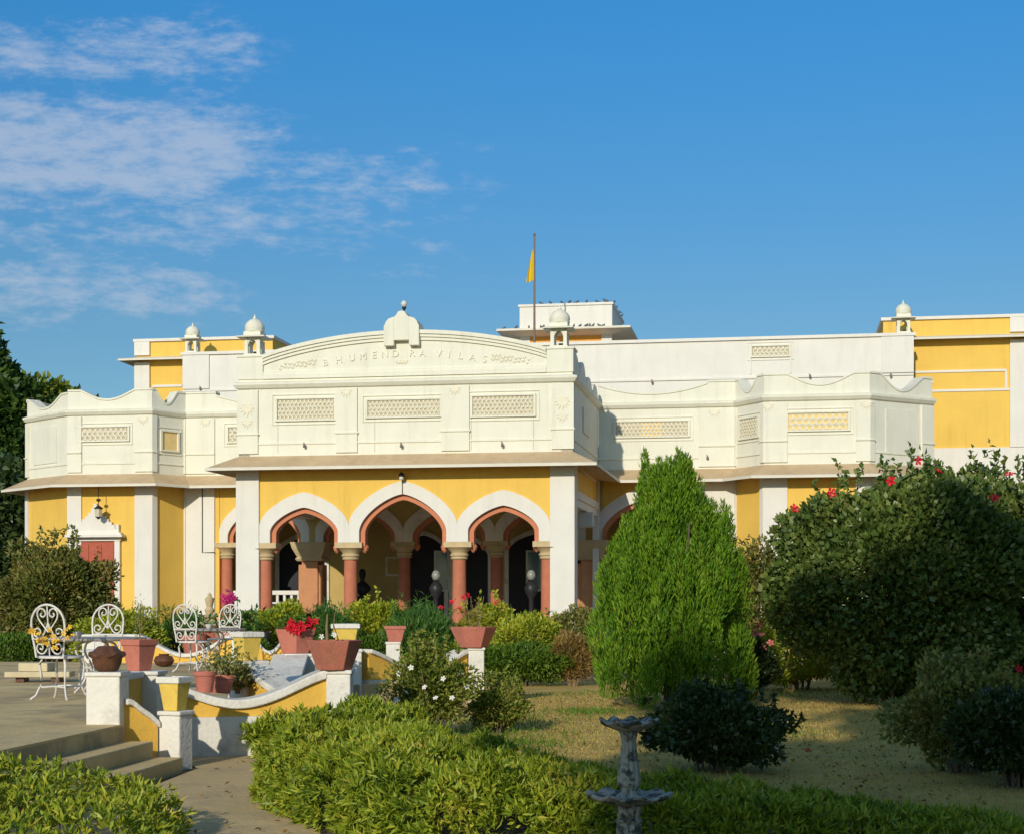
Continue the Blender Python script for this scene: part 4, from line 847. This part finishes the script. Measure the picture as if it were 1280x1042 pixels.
for i, (px, D, lab) in enumerate(((121, 16.3, 'round dark topped garden table with curled white legs behind the brown pot'), (262, 22.3, 'round dark topped garden table at the back of the terrace between two white chairs'))):
    o = t0 if i == 0 else copy_tree(t0); o.location = ((px-640)/2000*D, D, ZT); tag(o, lab, 'table', 'garden tables')
M['silver'] = mat('polished metal', (.6, .6, .6), .25, .1, 9, bump=0, metal=.9)
for px, D, lab in ((97, 16.1, 'small shiny metal bowl on the front garden table'), (261, 22.2, 'small white cup on the far garden table')):
    tag(MB().lathe([(.025, 0), (.045, .03), (.05, .06), (.046, .06), (.03, .012)], 14).build('bowl', M['silver' if px == 97 else 'globe'], smooth=50, loc=((px-640)/2000*D, D, ZT+.567)), lab, 'bowl')
t = empty('flower_bunch', 'bunch of yellow flowers draped over the back of the nearest white chair', 'flowers', at(64, 797, 14.98))
b = MB()
for k in range(7): b.tube([(-.17+.05*k, .0, -.02), (-.12+.05*k, -.01, .02), (-.15+.055*k, 0, .05-.01*k)], .003, 4)
b.build('stem', M['twig'], t); rf = random.Random(5)
for i in range(20): flower('f_yellow', .026, t, (rf.uniform(-.12, .07), rf.uniform(-.04, .02), rf.gauss(0, .035)-.01), rng0)
for i in range(5): flower('f_yellow', .026, t, (.155+rf.gauss(0, .022), 0, .05+rf.gauss(0, .025)), rng0); flower('f_yellow', .026, t, (-.20+rf.gauss(0, .02), 0, .05+rf.gauss(0, .02)), rng0)
for nm, lab, px, D, hw, hd, z0, z1, rz in (('stone_slab', 'long tan stone slab lying on the terrace behind the nearest chair', 50, 18.6, .37, .16, ZT+.06, ZT+.125, 4), ('stone_slab', 'pale cream stone block resting on the long slab behind the nearest chair', 46, 18.6, .175, .12, ZT+.127, ZT+.225, -6)):
    tag(MB().box(-hw, hw, -hd, hd, 0, z1-z0).build(nm, M['slab'], bevel=.01, loc=((px-640)/2000*D, D, z0)), lab, 'stone slab', 'stone slabs on the terrace').rotation_euler = (0, 0, R(rz))
for px, lab in ((28, 'dark support block under the left end of the tan slab'), (72, 'dark support block under the right end of the tan slab')):
    tag(MB().box(-.05, .05, -.1, .1, 0, .059).build('support_block', M['pot_brown'], bevel=.006, loc=((px-640)/2000*18.6, 18.6, ZT+.0005)), lab, 'block')
# little tiered fountain at the back
t = empty('small_fountain', 'little tiered tan stone fountain behind the far garden table', 'fountain', ((262-640)/2000*26.6, 26.6, 0))
MB().lathe([(.32, 0), (.30, .36), (.20, .45), (.34, .74), (.36, .80), (.30, .80)], 20).build('basin', M['terracotta'], t, smooth=40)
MB().lathe([(.10, .78), (.27, .92), (.10, 1.0), (.08, 1.04), (.14, 1.05), (.15, 1.08), (.06, 1.10), (.085, 1.17), (.05, 1.22), (.07, 1.30), (.08, 1.36), (.03, 1.40), (.035, 1.43), (0, 1.46)], 16).build('finial', M['sand'], t, smooth=45)
t = empty('floodlight', 'small black floodlight with a white lens beyond the terrace wall dip', 'light', at(331, 803, 26.3))
MB().tube([(0, 0, -.7), (0, 0, -.02)], .02).lathe([(.06, .02), (.085, .05), (.08, .17), (.05, .2)], 12, rot=0).build('housing', M['metal_dark'], t, smooth=50)
MB().lathe([(0, -.055), (.06, -.04), (.078, .0), (.07, .018), (0, .019)], 14, (0, -.03, 0)).build('lens', M['globe'], t, smooth=60)
# ------------------------------------------------------------------ foreground fountain
t = empty('stone_fountain', 'two-tier weathered grey stone fountain with scalloped bowls in the shaded foreground', 'fountain', (at(786, 900, 7.0)[0], 7.0, 0))
def sc(n, amp, rmin, rmax, drop):
    def f(r, z, a):
        k = max(0, min(1, (r-rmin)/(rmax-rmin))); wv = abs(math.cos(n*a/2)); return (r*(1+amp*k*(wv-.6)), z+drop*k*(math.cos(n*a)))
    return f
def bowl(R_, z, nm, seg=96):
    MB().lathe([(.03, z-.05), (R_*.5, z-.034), (R_*.82, z-.016), (R_*.98, z-.004), (R_*1.0, z+.004), (R_*.93, z+.009), (R_*.78, z-.002), (R_*.4, z-.018), (.03, z-.02)], seg, mod=sc(9, .10, R_*.45, R_, .009)).build(nm, M['fountain'], t, smooth=60)
z1, z2 = 1.26-146*7/2000, 1.26-238*7/2000
bowl(.128, z1, 'upper_bowl'); bowl(.188, z2, 'lower_bowl')
fl_ = lambda r, z, a: (r*(1+.16*abs(math.cos(5*a))-.05), z)
MB().lathe([(.05, z2-.03), (.052, z2-.005), (.036, z2+.01), (.032, z2+.03), (.043, z2+.042), (.047, z2+.07), (.041, z2+.12), (.034, z2+.18), (.028, z2+.23), (.034, z1-.06), (.042, z1-.035)], 60, mod=fl_).build('upper_stem', M['fountain'], t, smooth=45)
MB().lathe([(.22, 0), (.22, .06), (.16, .08), (.09, .12), (.075, .15), (.07, .19), (.052, .23), (.046, .32), (.05, z2-.12), (.058, z2-.11), (.044, z2-.10), (.055, z2-.04)], 60, mod=fl_).build('lower_stem', M['fountain'], t, smooth=45)
# ------------------------------------------------------------------ planting
def shr(px, D, ytop, wpx, *a, dz=0.0, ryf=.8, **k):
    name, label, cat_, n, ll, lw, lm, seed = a; rx = wpx/2*D/F
    return shrub(name, label, cat_, ((px-CX)/F*D, D, dz), rx, rx*ryf, EYE+(HY-ytop)/F*D-dz, n, ll, lw, M[lm], seed, **k)
G = 'shrubs in the garden beds'
shr(66, 29, 656, 165, 'shrub', 'large olive green shrub with wispy top in front of the red left window', 'shrub', 22000, .10, .045, 'l_shrub', 1, group=G, sprigs=22, sprig_h=.5, amp=.4, k=34, s=.36)
shr(150, 27, 752, 135, 'shrub', 'rounded yellow green shrub behind the front garden table', 'shrub', 9000, .075, .03, 'l_lime', 2, group=G, amp=.32)
shr(8, 27.5, 786, 100, 'hedge', 'low bright green clipped hedge at the left edge of the terrace', 'hedge', 6000, .07, .03, 'l_mid', 3, amp=.2)
shr(236, 28.5, 757, 90, 'shrub', 'dark feathery shrub behind the chair left of the far table', 'shrub', 5500, .12, .022, 'l_fern', 4, group=G, up=.9, sprigs=8, sprig_h=.3)
shr(348, 27.8, 744, 96, 'shrub', 'rounded leafy shrub at the foot of the left porch pillar', 'shrub', 7500, .08, .04, 'l_lime', 5, group=G, amp=.3)
shr(412, 28.3, 752, 80, 'shrub', 'dark feathery shrub standing below the left porch column', 'shrub', 6500, .15, .02, 'l_fern', 6, group=G, up=1.2, sprigs=12, sprig_h=.3)
shr(472, 29.3, 737, 90, 'shrub', 'lime green shrub between the left and central porch columns', 'shrub', 6500, .085, .045, 'l_lime', 7, group=G, sprigs=5, sprig_h=.25)
shr(526, 27.0, 757, 100, 'shrub', 'tall feathery green shrub under the dark lamp post in the central arch', 'shrub', 9000, .16, .02, 'l_fern', 8, group=G, up=1.3, sprigs=16, sprig_h=.42)
shr(605, 28, 742, 92, 'shrub', 'leafy lime shrub dotted with red flowers before the right porch column', 'shrub', 7000, .08, .045, 'l_lime', 9, group=G, sprigs=4, sprig_h=.3, fkind='f_red', fr=.055, flowers=[(-.55, -.3, 1.30), (-.42, -.35, 1.18), (-.35, -.35, 1.38), (-.28, -.35, 1.42), (-.75, -.2, 1.2), (.22, -.5, 1.28)])
shr(660, 27, 755, 100, 'shrub', 'pale yellow green loose shrub below the right porch pillar', 'shrub', 8500, .075, .028, 'l_lime', 10, group=G, amp=.35, sprigs=6, sprig_h=.2)
shr(716, 28.5, 752, 90, 'shrub', 'mid green shrub against the side of the porch, left of the cypress', 'shrub', 7000, .08, .03, 'l_olive', 11, group=G, sprigs=6, sprig_h=.2)
shr(716, 24.6, 785, 66, 'dry_shrub', 'dry brown twiggy shrub close beside the left of the cypress', 'shrub', 3600, .09, .018, 'l_brown', 12, group=G, stems=22, stem_mat='twig', up=.9, inner=.3)
shr(652, 24.6, 794, 150, 'shrub', 'low spreading bright green shrub at the back edge of the lawn', 'shrub', 11000, .08, .03, 'l_mid', 13, group=G, amp=.35, ryf=.5)
shr(540, 15.0, 790, 118, 'shrub', 'scraggy brownish green shrub with small white flowers before the terrace wall', 'shrub', 8500, .048, .022, 'l_mix', 14, group=G, amp=.5, sprigs=26, sprig_h=.2, inner=.2, fkind='f_white', fr=.028, flowers=[(-.23, -.25, .45), (.2, -.3, .40), (.33, -.2, .5), (-.05, -.33, .5), (.12, -.3, .58), (-.3, -.15, .62), (.28, -.1, .62), (-.18, -.28, .68), (.05, -.31, .40), (-.32, -.2, .38)])
shr(622, 15.6, 842, 88, 'shrub', 'grey green open shrub on the lawn right of the white flowering shrub', 'shrub', 4200, .05, .02, 'l_mix', 15, group=G, amp=.5, sprigs=20, sprig_h=.2, inner=.3, low=.0)
shr(945, 27, 668, 105, 'shrub', 'tall brownish shrub between the cypress and the hibiscus', 'shrub', 8500, .10, .04, 'l_shrub', 16, group=G, sprigs=22, sprig_h=.42, amp=.35)
shr(1000, 23.6, 770, 150, 'shrub', 'sunlit bright green low shrub beneath the edge of the hibiscus', 'shrub', 10000, .07, .028, 'l_lime', 17, group=G)
shr(940, 21.3, 792, 66, 'rose_bush', 'dark leaved bush with pink flowers right of the cypress foot', 'shrub', 3800, .07, .04, 'l_dark', 18, group=G, fkind='f_pink', fr=.055, flowers=[(.04, -.32, .98), (-.02, -.34, .88), (.06, -.34, .86), (.20, -.27, .75), (.10, -.33, .70), (-.12, -.3, .93)])
t = shr(1128, 20.4, 570, 355, 'hibiscus', 'huge dense hibiscus bush with scattered red flowers right of the cypress', 'hibiscus', 56000, .088, .060, 'l_hib', 19, amp=.26, k=40, s=.34, sprigs=44, sprig_h=.55, low=.03, stems=9, sk=.7, ryf=.75, group='hibiscus bushes', inner=.6, fkind='f_red', fr=.065, flowers=[(-1.48, -.55, 2.45), (.10, -.35, 3.06), (.36, -.35, 2.92), (-1.1, -.95, 2.62), (.9, -.9, 2.55), (-.4, -1.1, 2.75)])
shr(1268, 21.5, 556, 260, 'hibiscus', 'hibiscus bush with red flowers at the right edge, before the yellow rear wing', 'hibiscus', 26000, .09, .062, 'l_hib', 20, amp=.3, sprigs=34, sprig_h=.6, low=.05, stems=9, group='hibiscus bushes', fkind='f_red', fr=.065, flowers=[(-.25, -.6, 2.95), (-.05, -.9, 2.3), (-.95, -.5, 2.9)])
for px_, D_, yt, w_, lab in ((1080, 25.5, 770, 150, 'mid green shrub in shade behind the left of the hibiscus'), (1190, 26, 760, 170, 'mid green shrub in shade behind the middle of the hibiscus'), (1290, 26.5, 750, 170, 'mid green shrub behind the hibiscus at the right edge')): shr(px_, D_, yt, w_, 'shrub', lab, 'shrub', 4500, .09, .04, 'l_mid', px_, group=G, ryf=.6)
shr(888, 12.0, 846, 205, 'shrub', 'dark glossy shrub with bare stems behind the stone fountain', 'shrub', 11000, .052, .032, 'l_dark', 21, group=G, low=.03, stems=14, amp=.42, sk=.5, sprigs=18, sprig_h=.12)
shr(1205, 11.9, 803, 205, 'shrub', 'yellowish green shrub in half shade at the lower right', 'shrub', 10000, .05, .028, 'l_olive', 22, group=G, low=.05, amp=.5, sprigs=16, sprig_h=.15, fkind='f_red', fr=.03, flowers=[(.28, -.42, .80), (-.1, -.45, .16)])
shr(1270, 11.0, 850, 190, 'shrub', 'dusky dark green shrub at the lower right edge', 'shrub', 7500, .055, .03, 'l_dark', 23, group=G, low=.12, stems=12)
shr(362, 13.2, 893, 120, 'hedge', 'small leafy bush growing against the white base of the front wall', 'hedge', 2600, .085, .02, 'l_hedge', 24, group='hedges', sprigs=6, sprig_h=.12, low=0, ryf=.45, up=.6)
# sprawling ground plants at the foot of the lawn
for px, py, lab in ((834, 975, 'small white flowering plant left of a pair behind the fountain'), (859, 978, 'small white flowering plant to the right behind the fountain')):
    x, y, z = ground(px, py+22); t = shrub('flower_plant', lab, 'plant', (x, y, 0), .10, .08, .14, 140, .06, .01, M['l_mid'], px, group='white flowers by the fountain', stems=4, up=1, fkind='f_white', fr=.024, flowers=[(0, -.05, .15), (.015, -.06, .12)] if px > 840 else [(0, -.05, .15)])
for px, py, lab in ((1010, 940, 'single fallen red blossom on the shaded lawn'),):
    x, y, z = ground(px, py); o = flower_mesh(.032).build('fallen_blossom', M['f_red'], loc=(x, y, .012)); tag(o, lab, 'blossom'); o.rotation_euler = (R(50), 0, 0)
# hedges: leafy masses over a plan outline
for px_, D_, yt, w_, lm_, lab in ((318, 25.9, 785, 60, 'l_mid', 'low green shrub between the dark red pot and the floodlight'), (385, 26.4, 782, 84, 'l_fern', 'low feathery shrub behind the planter of red flowers'), (455, 26.2, 786, 90, 'l_mid', 'low dark green shrub behind the far yellow pot'), (545, 23.5, 792, 96, 'l_mid', 'low green shrub left of the far right terracotta planter'), (590, 26.0, 786, 84, 'l_lime', 'low lime shrub behind the far right terracotta planter')):
    shr(px_, D_, yt, w_, 'shrub', lab, 'shrub', 4500, .07, .03, lm_, px_, group=G, amp=.4, ryf=.6)
def inside(P, poly):
    x, y = P[:, 0], P[:, 1]; c = np.zeros(len(P), bool); n = len(poly)
    for i in range(n):
        (x1, y1), (x2, y2) = poly[i], poly[i-1]
        c ^= ((y1 > y) != (y2 > y)) & (x < (x2-x1)*(y-y1)/(y2-y1+1e-12)+x1)
    return c
def pdist(P, poly):
    d = np.full(len(P), 1e9); V = np.zeros((len(P), 2)); n = len(poly)
    for i in range(n):
        a, b_ = np.array(poly[i-1]), np.array(poly[i]); e = b_-a; t_ = np.clip(((P[:, :2]-a)@e)/(e@e), 0, 1); q = a+t_[:, None]*e; v = P[:, :2]-q; l = np.linalg.norm(v, axis=1)
        k = l < d; d[k] = l[k]; V[k] = v[k]/np.maximum(l[k], 1e-9)[:, None]
    return d, V                                              # distance to the edge, inward direction
def hedge(label, poly, hf, seed, n, ll, lw, rnd=.3, lm='l_hedge'):
    rng = np.random.default_rng(seed); xs_ = [p[0] for p in poly]; ys_ = [p[1] for p in poly]; P = np.empty((0, 2))
    while len(P) < n:
        q = np.stack([rng.uniform(min(xs_), max(xs_), n), rng.uniform(min(ys_), max(ys_), n)], 1); P = np.concatenate([P, q[inside(q, poly)]])
    P = P[:n]; d, V = pdist(P, poly)
    pull = rng.uniform(0, 1, n) < .45; mv = np.where(pull, d*(1-rng.uniform(0, 1, n)**2*.35-.0), 0); mv = np.where(d < rnd*3, mv, 0)
    P = P-V*mv[:, None]*.0+0; k = pull & (d < .9); P[k] = P[k]-V[k]*(d[k]-rng.uniform(0, .22, k.sum()))[:, None]; d, V = pdist(P, poly); d = np.where(inside(P, poly), d, 0)
    C = rng.uniform([min(xs_), min(ys_)], [max(xs_), max(ys_)], (160, 2)); lump = np.zeros(n)
    for c in C: lump = np.maximum(lump, np.exp(-((P-c)**2).sum(1)/.03))
    H = hf(P[:, 0], P[:, 1])*(.86+.22*lump); u = np.clip(d/rnd, 0, 1); zt = H*np.sqrt(np.clip(1-(1-u)**2, 0, 1)); zt = np.maximum(zt, .03)
    edge = u < .45; z = np.where(edge & (rng.uniform(0, 1, n) < .8), rng.uniform(.02, 1, n)*np.maximum(zt, H*.72), zt-rng.uniform(0, 1, n)**2.0*.16)
    z = np.maximum(z, .02); P3 = np.stack([P[:, 0], P[:, 1], z], 1)
    o_ = (1-u)[:, None]*(-V); Dv = np.concatenate([o_*1.0, (.35+u)[:, None]*.8], 1)+rng.normal(size=(n, 3))*.55
    K = 8; m_ = n//K; hc = P[rng.integers(n, size=90)]; hr = rng.uniform(.04, .13, 90); hole = np.zeros(n, bool)
    for c_, r_ in zip(hc, hr): hole |= (((P-c_)**2).sum(1) < r_*r_) & (rng.uniform(0, 1, n) < .85)
    cand = np.nonzero(~hole)[0]; m_ = min(m_, len(cand)); sel = rng.permutation(cand)[:m_]; ll = np.repeat(ll*rng.uniform(.55, 1.3, m_), K); lw = np.repeat(np.full(m_, lw), K); P3 = np.repeat(P3[sel], K, 0); base = np.repeat(unit(Dv[sel]), K, 0); rad = unit(rng.normal(size=(m_*K, 3))); Dv = base*.75+rad*.75+np.array([0, 0, .12])
    P3 = P3+unit(Dv)*.006; P3[:, 2] = np.maximum(P3[:, 2], .01); n = m_*K
    t = empty('hedge', label, 'hedge', (0, 0, 0), 0, 'hedges'); cxy = np.mean(np.array(poly), 0); t.location = (cxy[0], cxy[1], 0)
    leaf_mesh('foliage', P3-np.array([cxy[0], cxy[1], 0]), Dv, ll, lw, rng, M[lm], t)
    b = MB()
    for i in range(60):
        j = rng.integers(len(P)); x, y = P[j]-cxy; b.tube([(x, y, -.02), (x+rng.normal()*.03, y+rng.normal()*.03, max(.03, H[j]*.7))], .006, 4)
    b.build('stem', M['bark'], t); return t
HL = [(-6.5, 5.6), (-6.5, 10.5), (-3.6, 10.4), (-3.25, 9.7), (-2.55, 9.35), (-2.15, 9.2), (-1.85, 8.85), (-1.68, 8.3), (-1.62, 7.2), (-1.75, 5.6)]
hedge('long leaved bright green hedge in the lower left corner beside the steps', HL, lambda x, y: np.clip(.31+.13*(-x-1.9)/1.5, .26, .52), 50, 80000, .058, .0145)
HR = [(-1.62, 10.0), (-1.58, 11.3), (-1.42, 12.6), (-1.0, 12.9), (-.55, 12.3), (-.48, 11.3), (-.33, 10.2), (.05, 9.5), (.7, 9.2), (1.6, 9.0), (2.8, 8.9), (2.7, 7.9), (1.6, 7.7), (.5, 7.6), (.0, 7.55), (-.4, 7.7), (-.8, 8.2), (-1.12, 8.9)]
hedge('long leaved green hedge curving across the foreground behind the stone fountain', HR, lambda x, y: np.where(y > 10, .50, np.clip(.44-.135*(x-.0), .12, .46)), 51, 115000, .058, .0145)
# cypress
def spires(rng, specs, per, ll, lw):
    PP, DD = [], []
    for (x, y, z, ln, r, lx, ly) in specs:
        n = int(per*ln*(r/.13)); t_ = rng.uniform(0, 1, n); a = rng.uniform(0, 6.283, n); rr = r*np.sin(np.pi*np.clip(t_*.86+.14, 0, 1))**.7*rng.uniform(.55, 1, n)
        PP.append(np.stack([x+lx*t_*ln+rr*np.cos(a), y+ly*t_*ln+rr*np.sin(a), z+t_*ln], 1))
        DD.append(np.stack([np.cos(a)*.45+lx, np.sin(a)*.45+ly, np.full(n, 1.0)], 1)+rng.normal(size=(n, 3))*.22)
    return np.concatenate(PP), np.concatenate(DD)
rng = np.random.default_rng(9); D0 = 19.7; cxp = (838-CX)/F*D0
t = empty('cypress', 'broad bright green cypress with three pointed tips in the middle of the lawn', 'cypress', (cxp, D0, 0))
ENV = [(0, .96), (.35, 1.03), (1.0, 1.05), (1.45, 1.0), (1.9, .78), (2.3, .57), (2.7, .38), (3.0, .20), (3.2, .05)]
env = lambda z: float(np.interp(z, [e[0] for e in ENV], [e[1] for e in ENV]))
sp = []
for i in range(175):
    z = rng.uniform(0, 1)**.8*2.55; ln = rng.uniform(.4, .75); a = rng.uniform(0, 6.283); rr = env(min(z+ln*.55, 3.1))-.07
    if rr < .02: continue
    rr = max(.02, rr-abs(rng.normal())*.13-.03); sp.append((rr*math.cos(a), rr*math.sin(a)*.9, z-.08, ln, rng.uniform(.11, .19), .06*math.cos(a), .06*math.sin(a)))
for (px, yt, dpt) in ((808, 566, -.05), (822, 576, 0), (828, 582, -.15), (840, 578, .1), (847, 572, .05), (814, 590, -.1), (858, 584, -.1), (817, 585, .1), (833, 574, .05), (845, 590, -.1), (853, 564, 0), (862, 592, .1), (797, 612, -.2), (872, 625, -.2), (905, 630, -.1), (897, 650, -.3), (913, 655, .1), (890, 668, -.2), (922, 690, -.1), (780, 650, -.3), (768, 680, -.3)):
    zt = EYE+(HY-yt)/F*D0; x = (px-CX)/F*D0-cxp
    for q in range(3 if px in (808, 833, 853, 905) else 1): sp.append((x+rng.normal()*.03, dpt+rng.normal()*.06, zt-.78-.1*q, .80+.02*q, rng.uniform(.07, .11), .0, 0))
for i in range(90):
    z = rng.uniform(0, 2.2); a = rng.uniform(0, 6.283); rr = env(z+.4)*rng.uniform(.2, .6); sp.append((rr*math.cos(a), rr*math.sin(a), z, .7, .16, 0, 0))
P, Dv = spires(rng, sp, 620, .1, .02); leaf_mesh('foliage', P, Dv, .075, .015, rng, M['l_cyp'], t, bend=.05)
b = MB(); b.tube([(0, 0, -.05), (0, 0, 1.2), (.02, 0, 2.6)], [.09, .07, .02], 8)
for k in range(14): a = k*2.4; z = .15+.13*k; b.tube([(0, 0, z), (env(z+.5)*.5*math.cos(a), env(z+.5)*.5*math.sin(a), z+.35), (env(z+.7)*.7*math.cos(a), env(z+.7)*.7*math.sin(a), z+.8)], [.03, .02, .008], 5)
b.build('trunk', M['bark'], t, smooth=60)
# trees
def tree(name, label, x, y, h, trunk_h, blobs, lm, n, ll, lw, seed, group=None, r=.25):
    rng = np.random.default_rng(seed); t = empty(name, label, 'tree', (x, y, 0), 0, group); PP, DD = [], []
    vol = sum(b_[3]*b_[4]*b_[5] for b_ in blobs)**.0*sum((b_[3]*b_[5]) for b_ in blobs)
    for (bx, by, bz, rx, ry, rz) in blobs:
        m = int(n*rx*rz/vol); P, Nr = blob(rng, m, rx, ry, rz, 0, 30, .45, .33, .45); P += np.array([bx, by, bz]); PP.append(P); DD.append(Nr*.6+rng.normal(size=(m, 3))*.6+np.array([0, 0, -.05]))
    P, Dv = np.concatenate(PP), np.concatenate(DD); k = P[:, 2] > .05; leaf_mesh('crown', P[k], Dv[k], ll, lw, rng, M[lm], t)
    b = MB(); b.tube([(0, 0, -.1), (.05, 0, trunk_h*.6), (0, .05, trunk_h), (.1, 0, h*.8)], [r*1.2, r, r*.8, r*.15], 9)
    for (bx, by, bz, rx, ry, rz) in blobs: b.tube([(0, .02, trunk_h*.8), (bx*.5, by*.5, (trunk_h+bz)*.5), (bx, by, bz+rz*.3)], [r*.5, r*.35, r*.08], 6)
    b.build('trunk', M['bark'], t, smooth=60); return t
TG = 'trees beyond the palace'
tree('tree', 'tall dark green tree rising at the left edge beyond the palace', at(-18, 755, 50)[0], 50, 10, 3, [(-.3, 0, 8.2, 1.6, 1.6, 1.9), (.9, -.3, 6.9, 1.5, 1.5, 1.4), (-1.2, .2, 6.4, 1.7, 1.5, 1.6), (.6, .2, 4.9, 1.8, 1.6, 1.6), (-1, 0, 3.8, 2, 1.7, 1.7), (.9, -.2, 2.6, 1.9, 1.6, 1.6)], 'l_tree', 36000, .30, .16, 61, TG)
tree('tree', 'yellow green rounded tree showing above the left parapet', at(68, 755, 60)[0], 60, 10.4, 3, [(-.4, 0, 8.5, 1.5, 1.5, 1.5), (.6, 0, 8.2, 1.3, 1.4, 1.2), (1.5, .2, 7.8, 1.0, 1.2, .9), (-1.4, 0, 6.3, 1.4, 1.4, 1.4), (.5, 0, 5.5, 2.2, 1.6, 1.6)], 'l_tree2', 14000, .30, .17, 62, TG)
tree('tree', 'low dark tree in shade beside the left end of the palace', at(8, 755, 46)[0], 46, 5.5, 1.2, [(-.6, 0, 3.6, 1.9, 1.6, 1.8), (.7, .2, 2.6, 1.5, 1.5, 1.6), (-1.8, 0, 2, 1.7, 1.5, 1.6)], 'l_dark', 14000, .26, .14, 63, TG)
# the garden tree behind the viewpoint whose shade lies over the lower right of the view
tree('shade_tree', 'large spreading garden tree behind the viewpoint, shading the lower right of the garden', .4, -8, 13.6, 3.2, [(-3.1, 0, 6.8, 2.6, 2.2, 1.9), (-2.6, 0, 4.7, 2.4, 2.2, 1.8), (0.4, 0, 6.8, 3, 2.2, 2.6), (-2.4, 0, 8.6, 2.2, 2.2, 1.4), (-2.4, 0, 10.3, 1.8, 1.8, 1.7), (0.9, 0, 11.0, 3.0, 2.2, 2.3), (-1.6, 0, 11.6, 2.1, 2.1, 1.2), (-3.4, 0, 11.2, 1.1, 1.1, 0.9), (-4.5, 0, 11.1, 1.0, 1.0, 0.6), (-6.1, 0, 10.1, 0.8, 0.8, 0.6), (3.4, 0, 8.6, 2.5, 2.2, 2.5), (1.1, 0, 4.2, 2.8, 2.2, 1.8)], 'l_tree', 36000, .36, .20, 64, None, .3)
for x_, y_, h_, sd, lab in ((8.6, 11.5, 8, 71, 'added leafy tree out of view right of the lawn, blocking sky light'), (9.5, 4.0, 8, 72, 'added leafy tree out of view beside the viewpoint on the right, blocking sky light')):
    tree('tree', lab, x_, y_, h_, 2, [(0, 0, h_-2, 2.2, 2.2, 2), (-.6, .4, h_-4, 2.2, 2, 1.8), (.9, -.4, h_-4.2, 2.2, 2, 1.8), (0, 0, 1.8, 2.2, 2, 1.5)], 'l_tree', 9000, .36, .20, sd, None, .2)  # unseen trees added to block sky light from the right
# dry grass on the lawn
rng = np.random.default_rng(33); LP = [(-1.0, 10.6), (3, 9.2), (9, 9.0), (9, 24), (4, 24), (1.5, 23.4), (.2, 22.2), (-.4, 19), (-.6, 15)]
q = np.stack([rng.uniform(-1, 9, 80000), 9+15*rng.uniform(0, 1, 80000)**1.35], 1); q = q[inside(q, LP)]; n = len(q)
Dv = rng.normal(size=(n, 3))*.6; Dv[:, 2] = 1
tag(leaf_mesh('grass', np.concatenate([q, np.full((n, 1), .004)], 1), Dv, .026, .007, rng, M['l_grass']), 'short dry straw coloured grass on the lawn', 'grass', kind='stuff')
C = [(-.2, 15.6, .45), (.0, 14.3, .3), (-.1, 17.2, .4), (.9, 18.6, .3), (4.5, 13.0, .7), (5.4, 11.2, .8), (2.3, 15.5, .4), (3.8, 22.6, .8), (.6, 22.6, .7)]
PP = [np.stack([rng.normal(cx_, s, 700), rng.normal(cy_, s*1.2, 700)], 1) for cx_, cy_, s in C]; q = np.concatenate(PP); q = q[inside(q, LP)]; n = len(q); Dv = rng.normal(size=(n, 3))*.5; Dv[:, 2] = 1
tag(leaf_mesh('green_grass', np.concatenate([q, np.full((n, 1), .004)], 1), Dv, .06, .009, rng, M['l_green_grass']), 'longer green grass tufts in patches of the lawn', 'grass', kind='stuff')
n = 5200; q = np.stack([rng.uniform(-3, 7, n), 8+16*rng.uniform(0, 1, n)**1.3], 1); q = q[inside(q, LP+[]) | inside(q, [(-2.4, 7), (-.9, 8.4), (-1.5, 10.2), (-1.6, 13.2), (-2.4, 13), (-2.2, 9)])]; keep = rng.uniform(0, 1, len(q)) < np.where(q[:, 0] < -.9, .22, 1); q = q[keep]; n = len(q)
Dv = rng.normal(size=(n, 3)); Dv[:, 2] = abs(Dv[:, 2])*.25+.05
tag(leaf_mesh('fallen_leaves', np.concatenate([q, np.full((n, 1), .022)], 1), Dv, .04, .02, rng, M['l_litter']), 'scattered dry brown leaves on the lawn and path', 'leaves', kind='stuff')
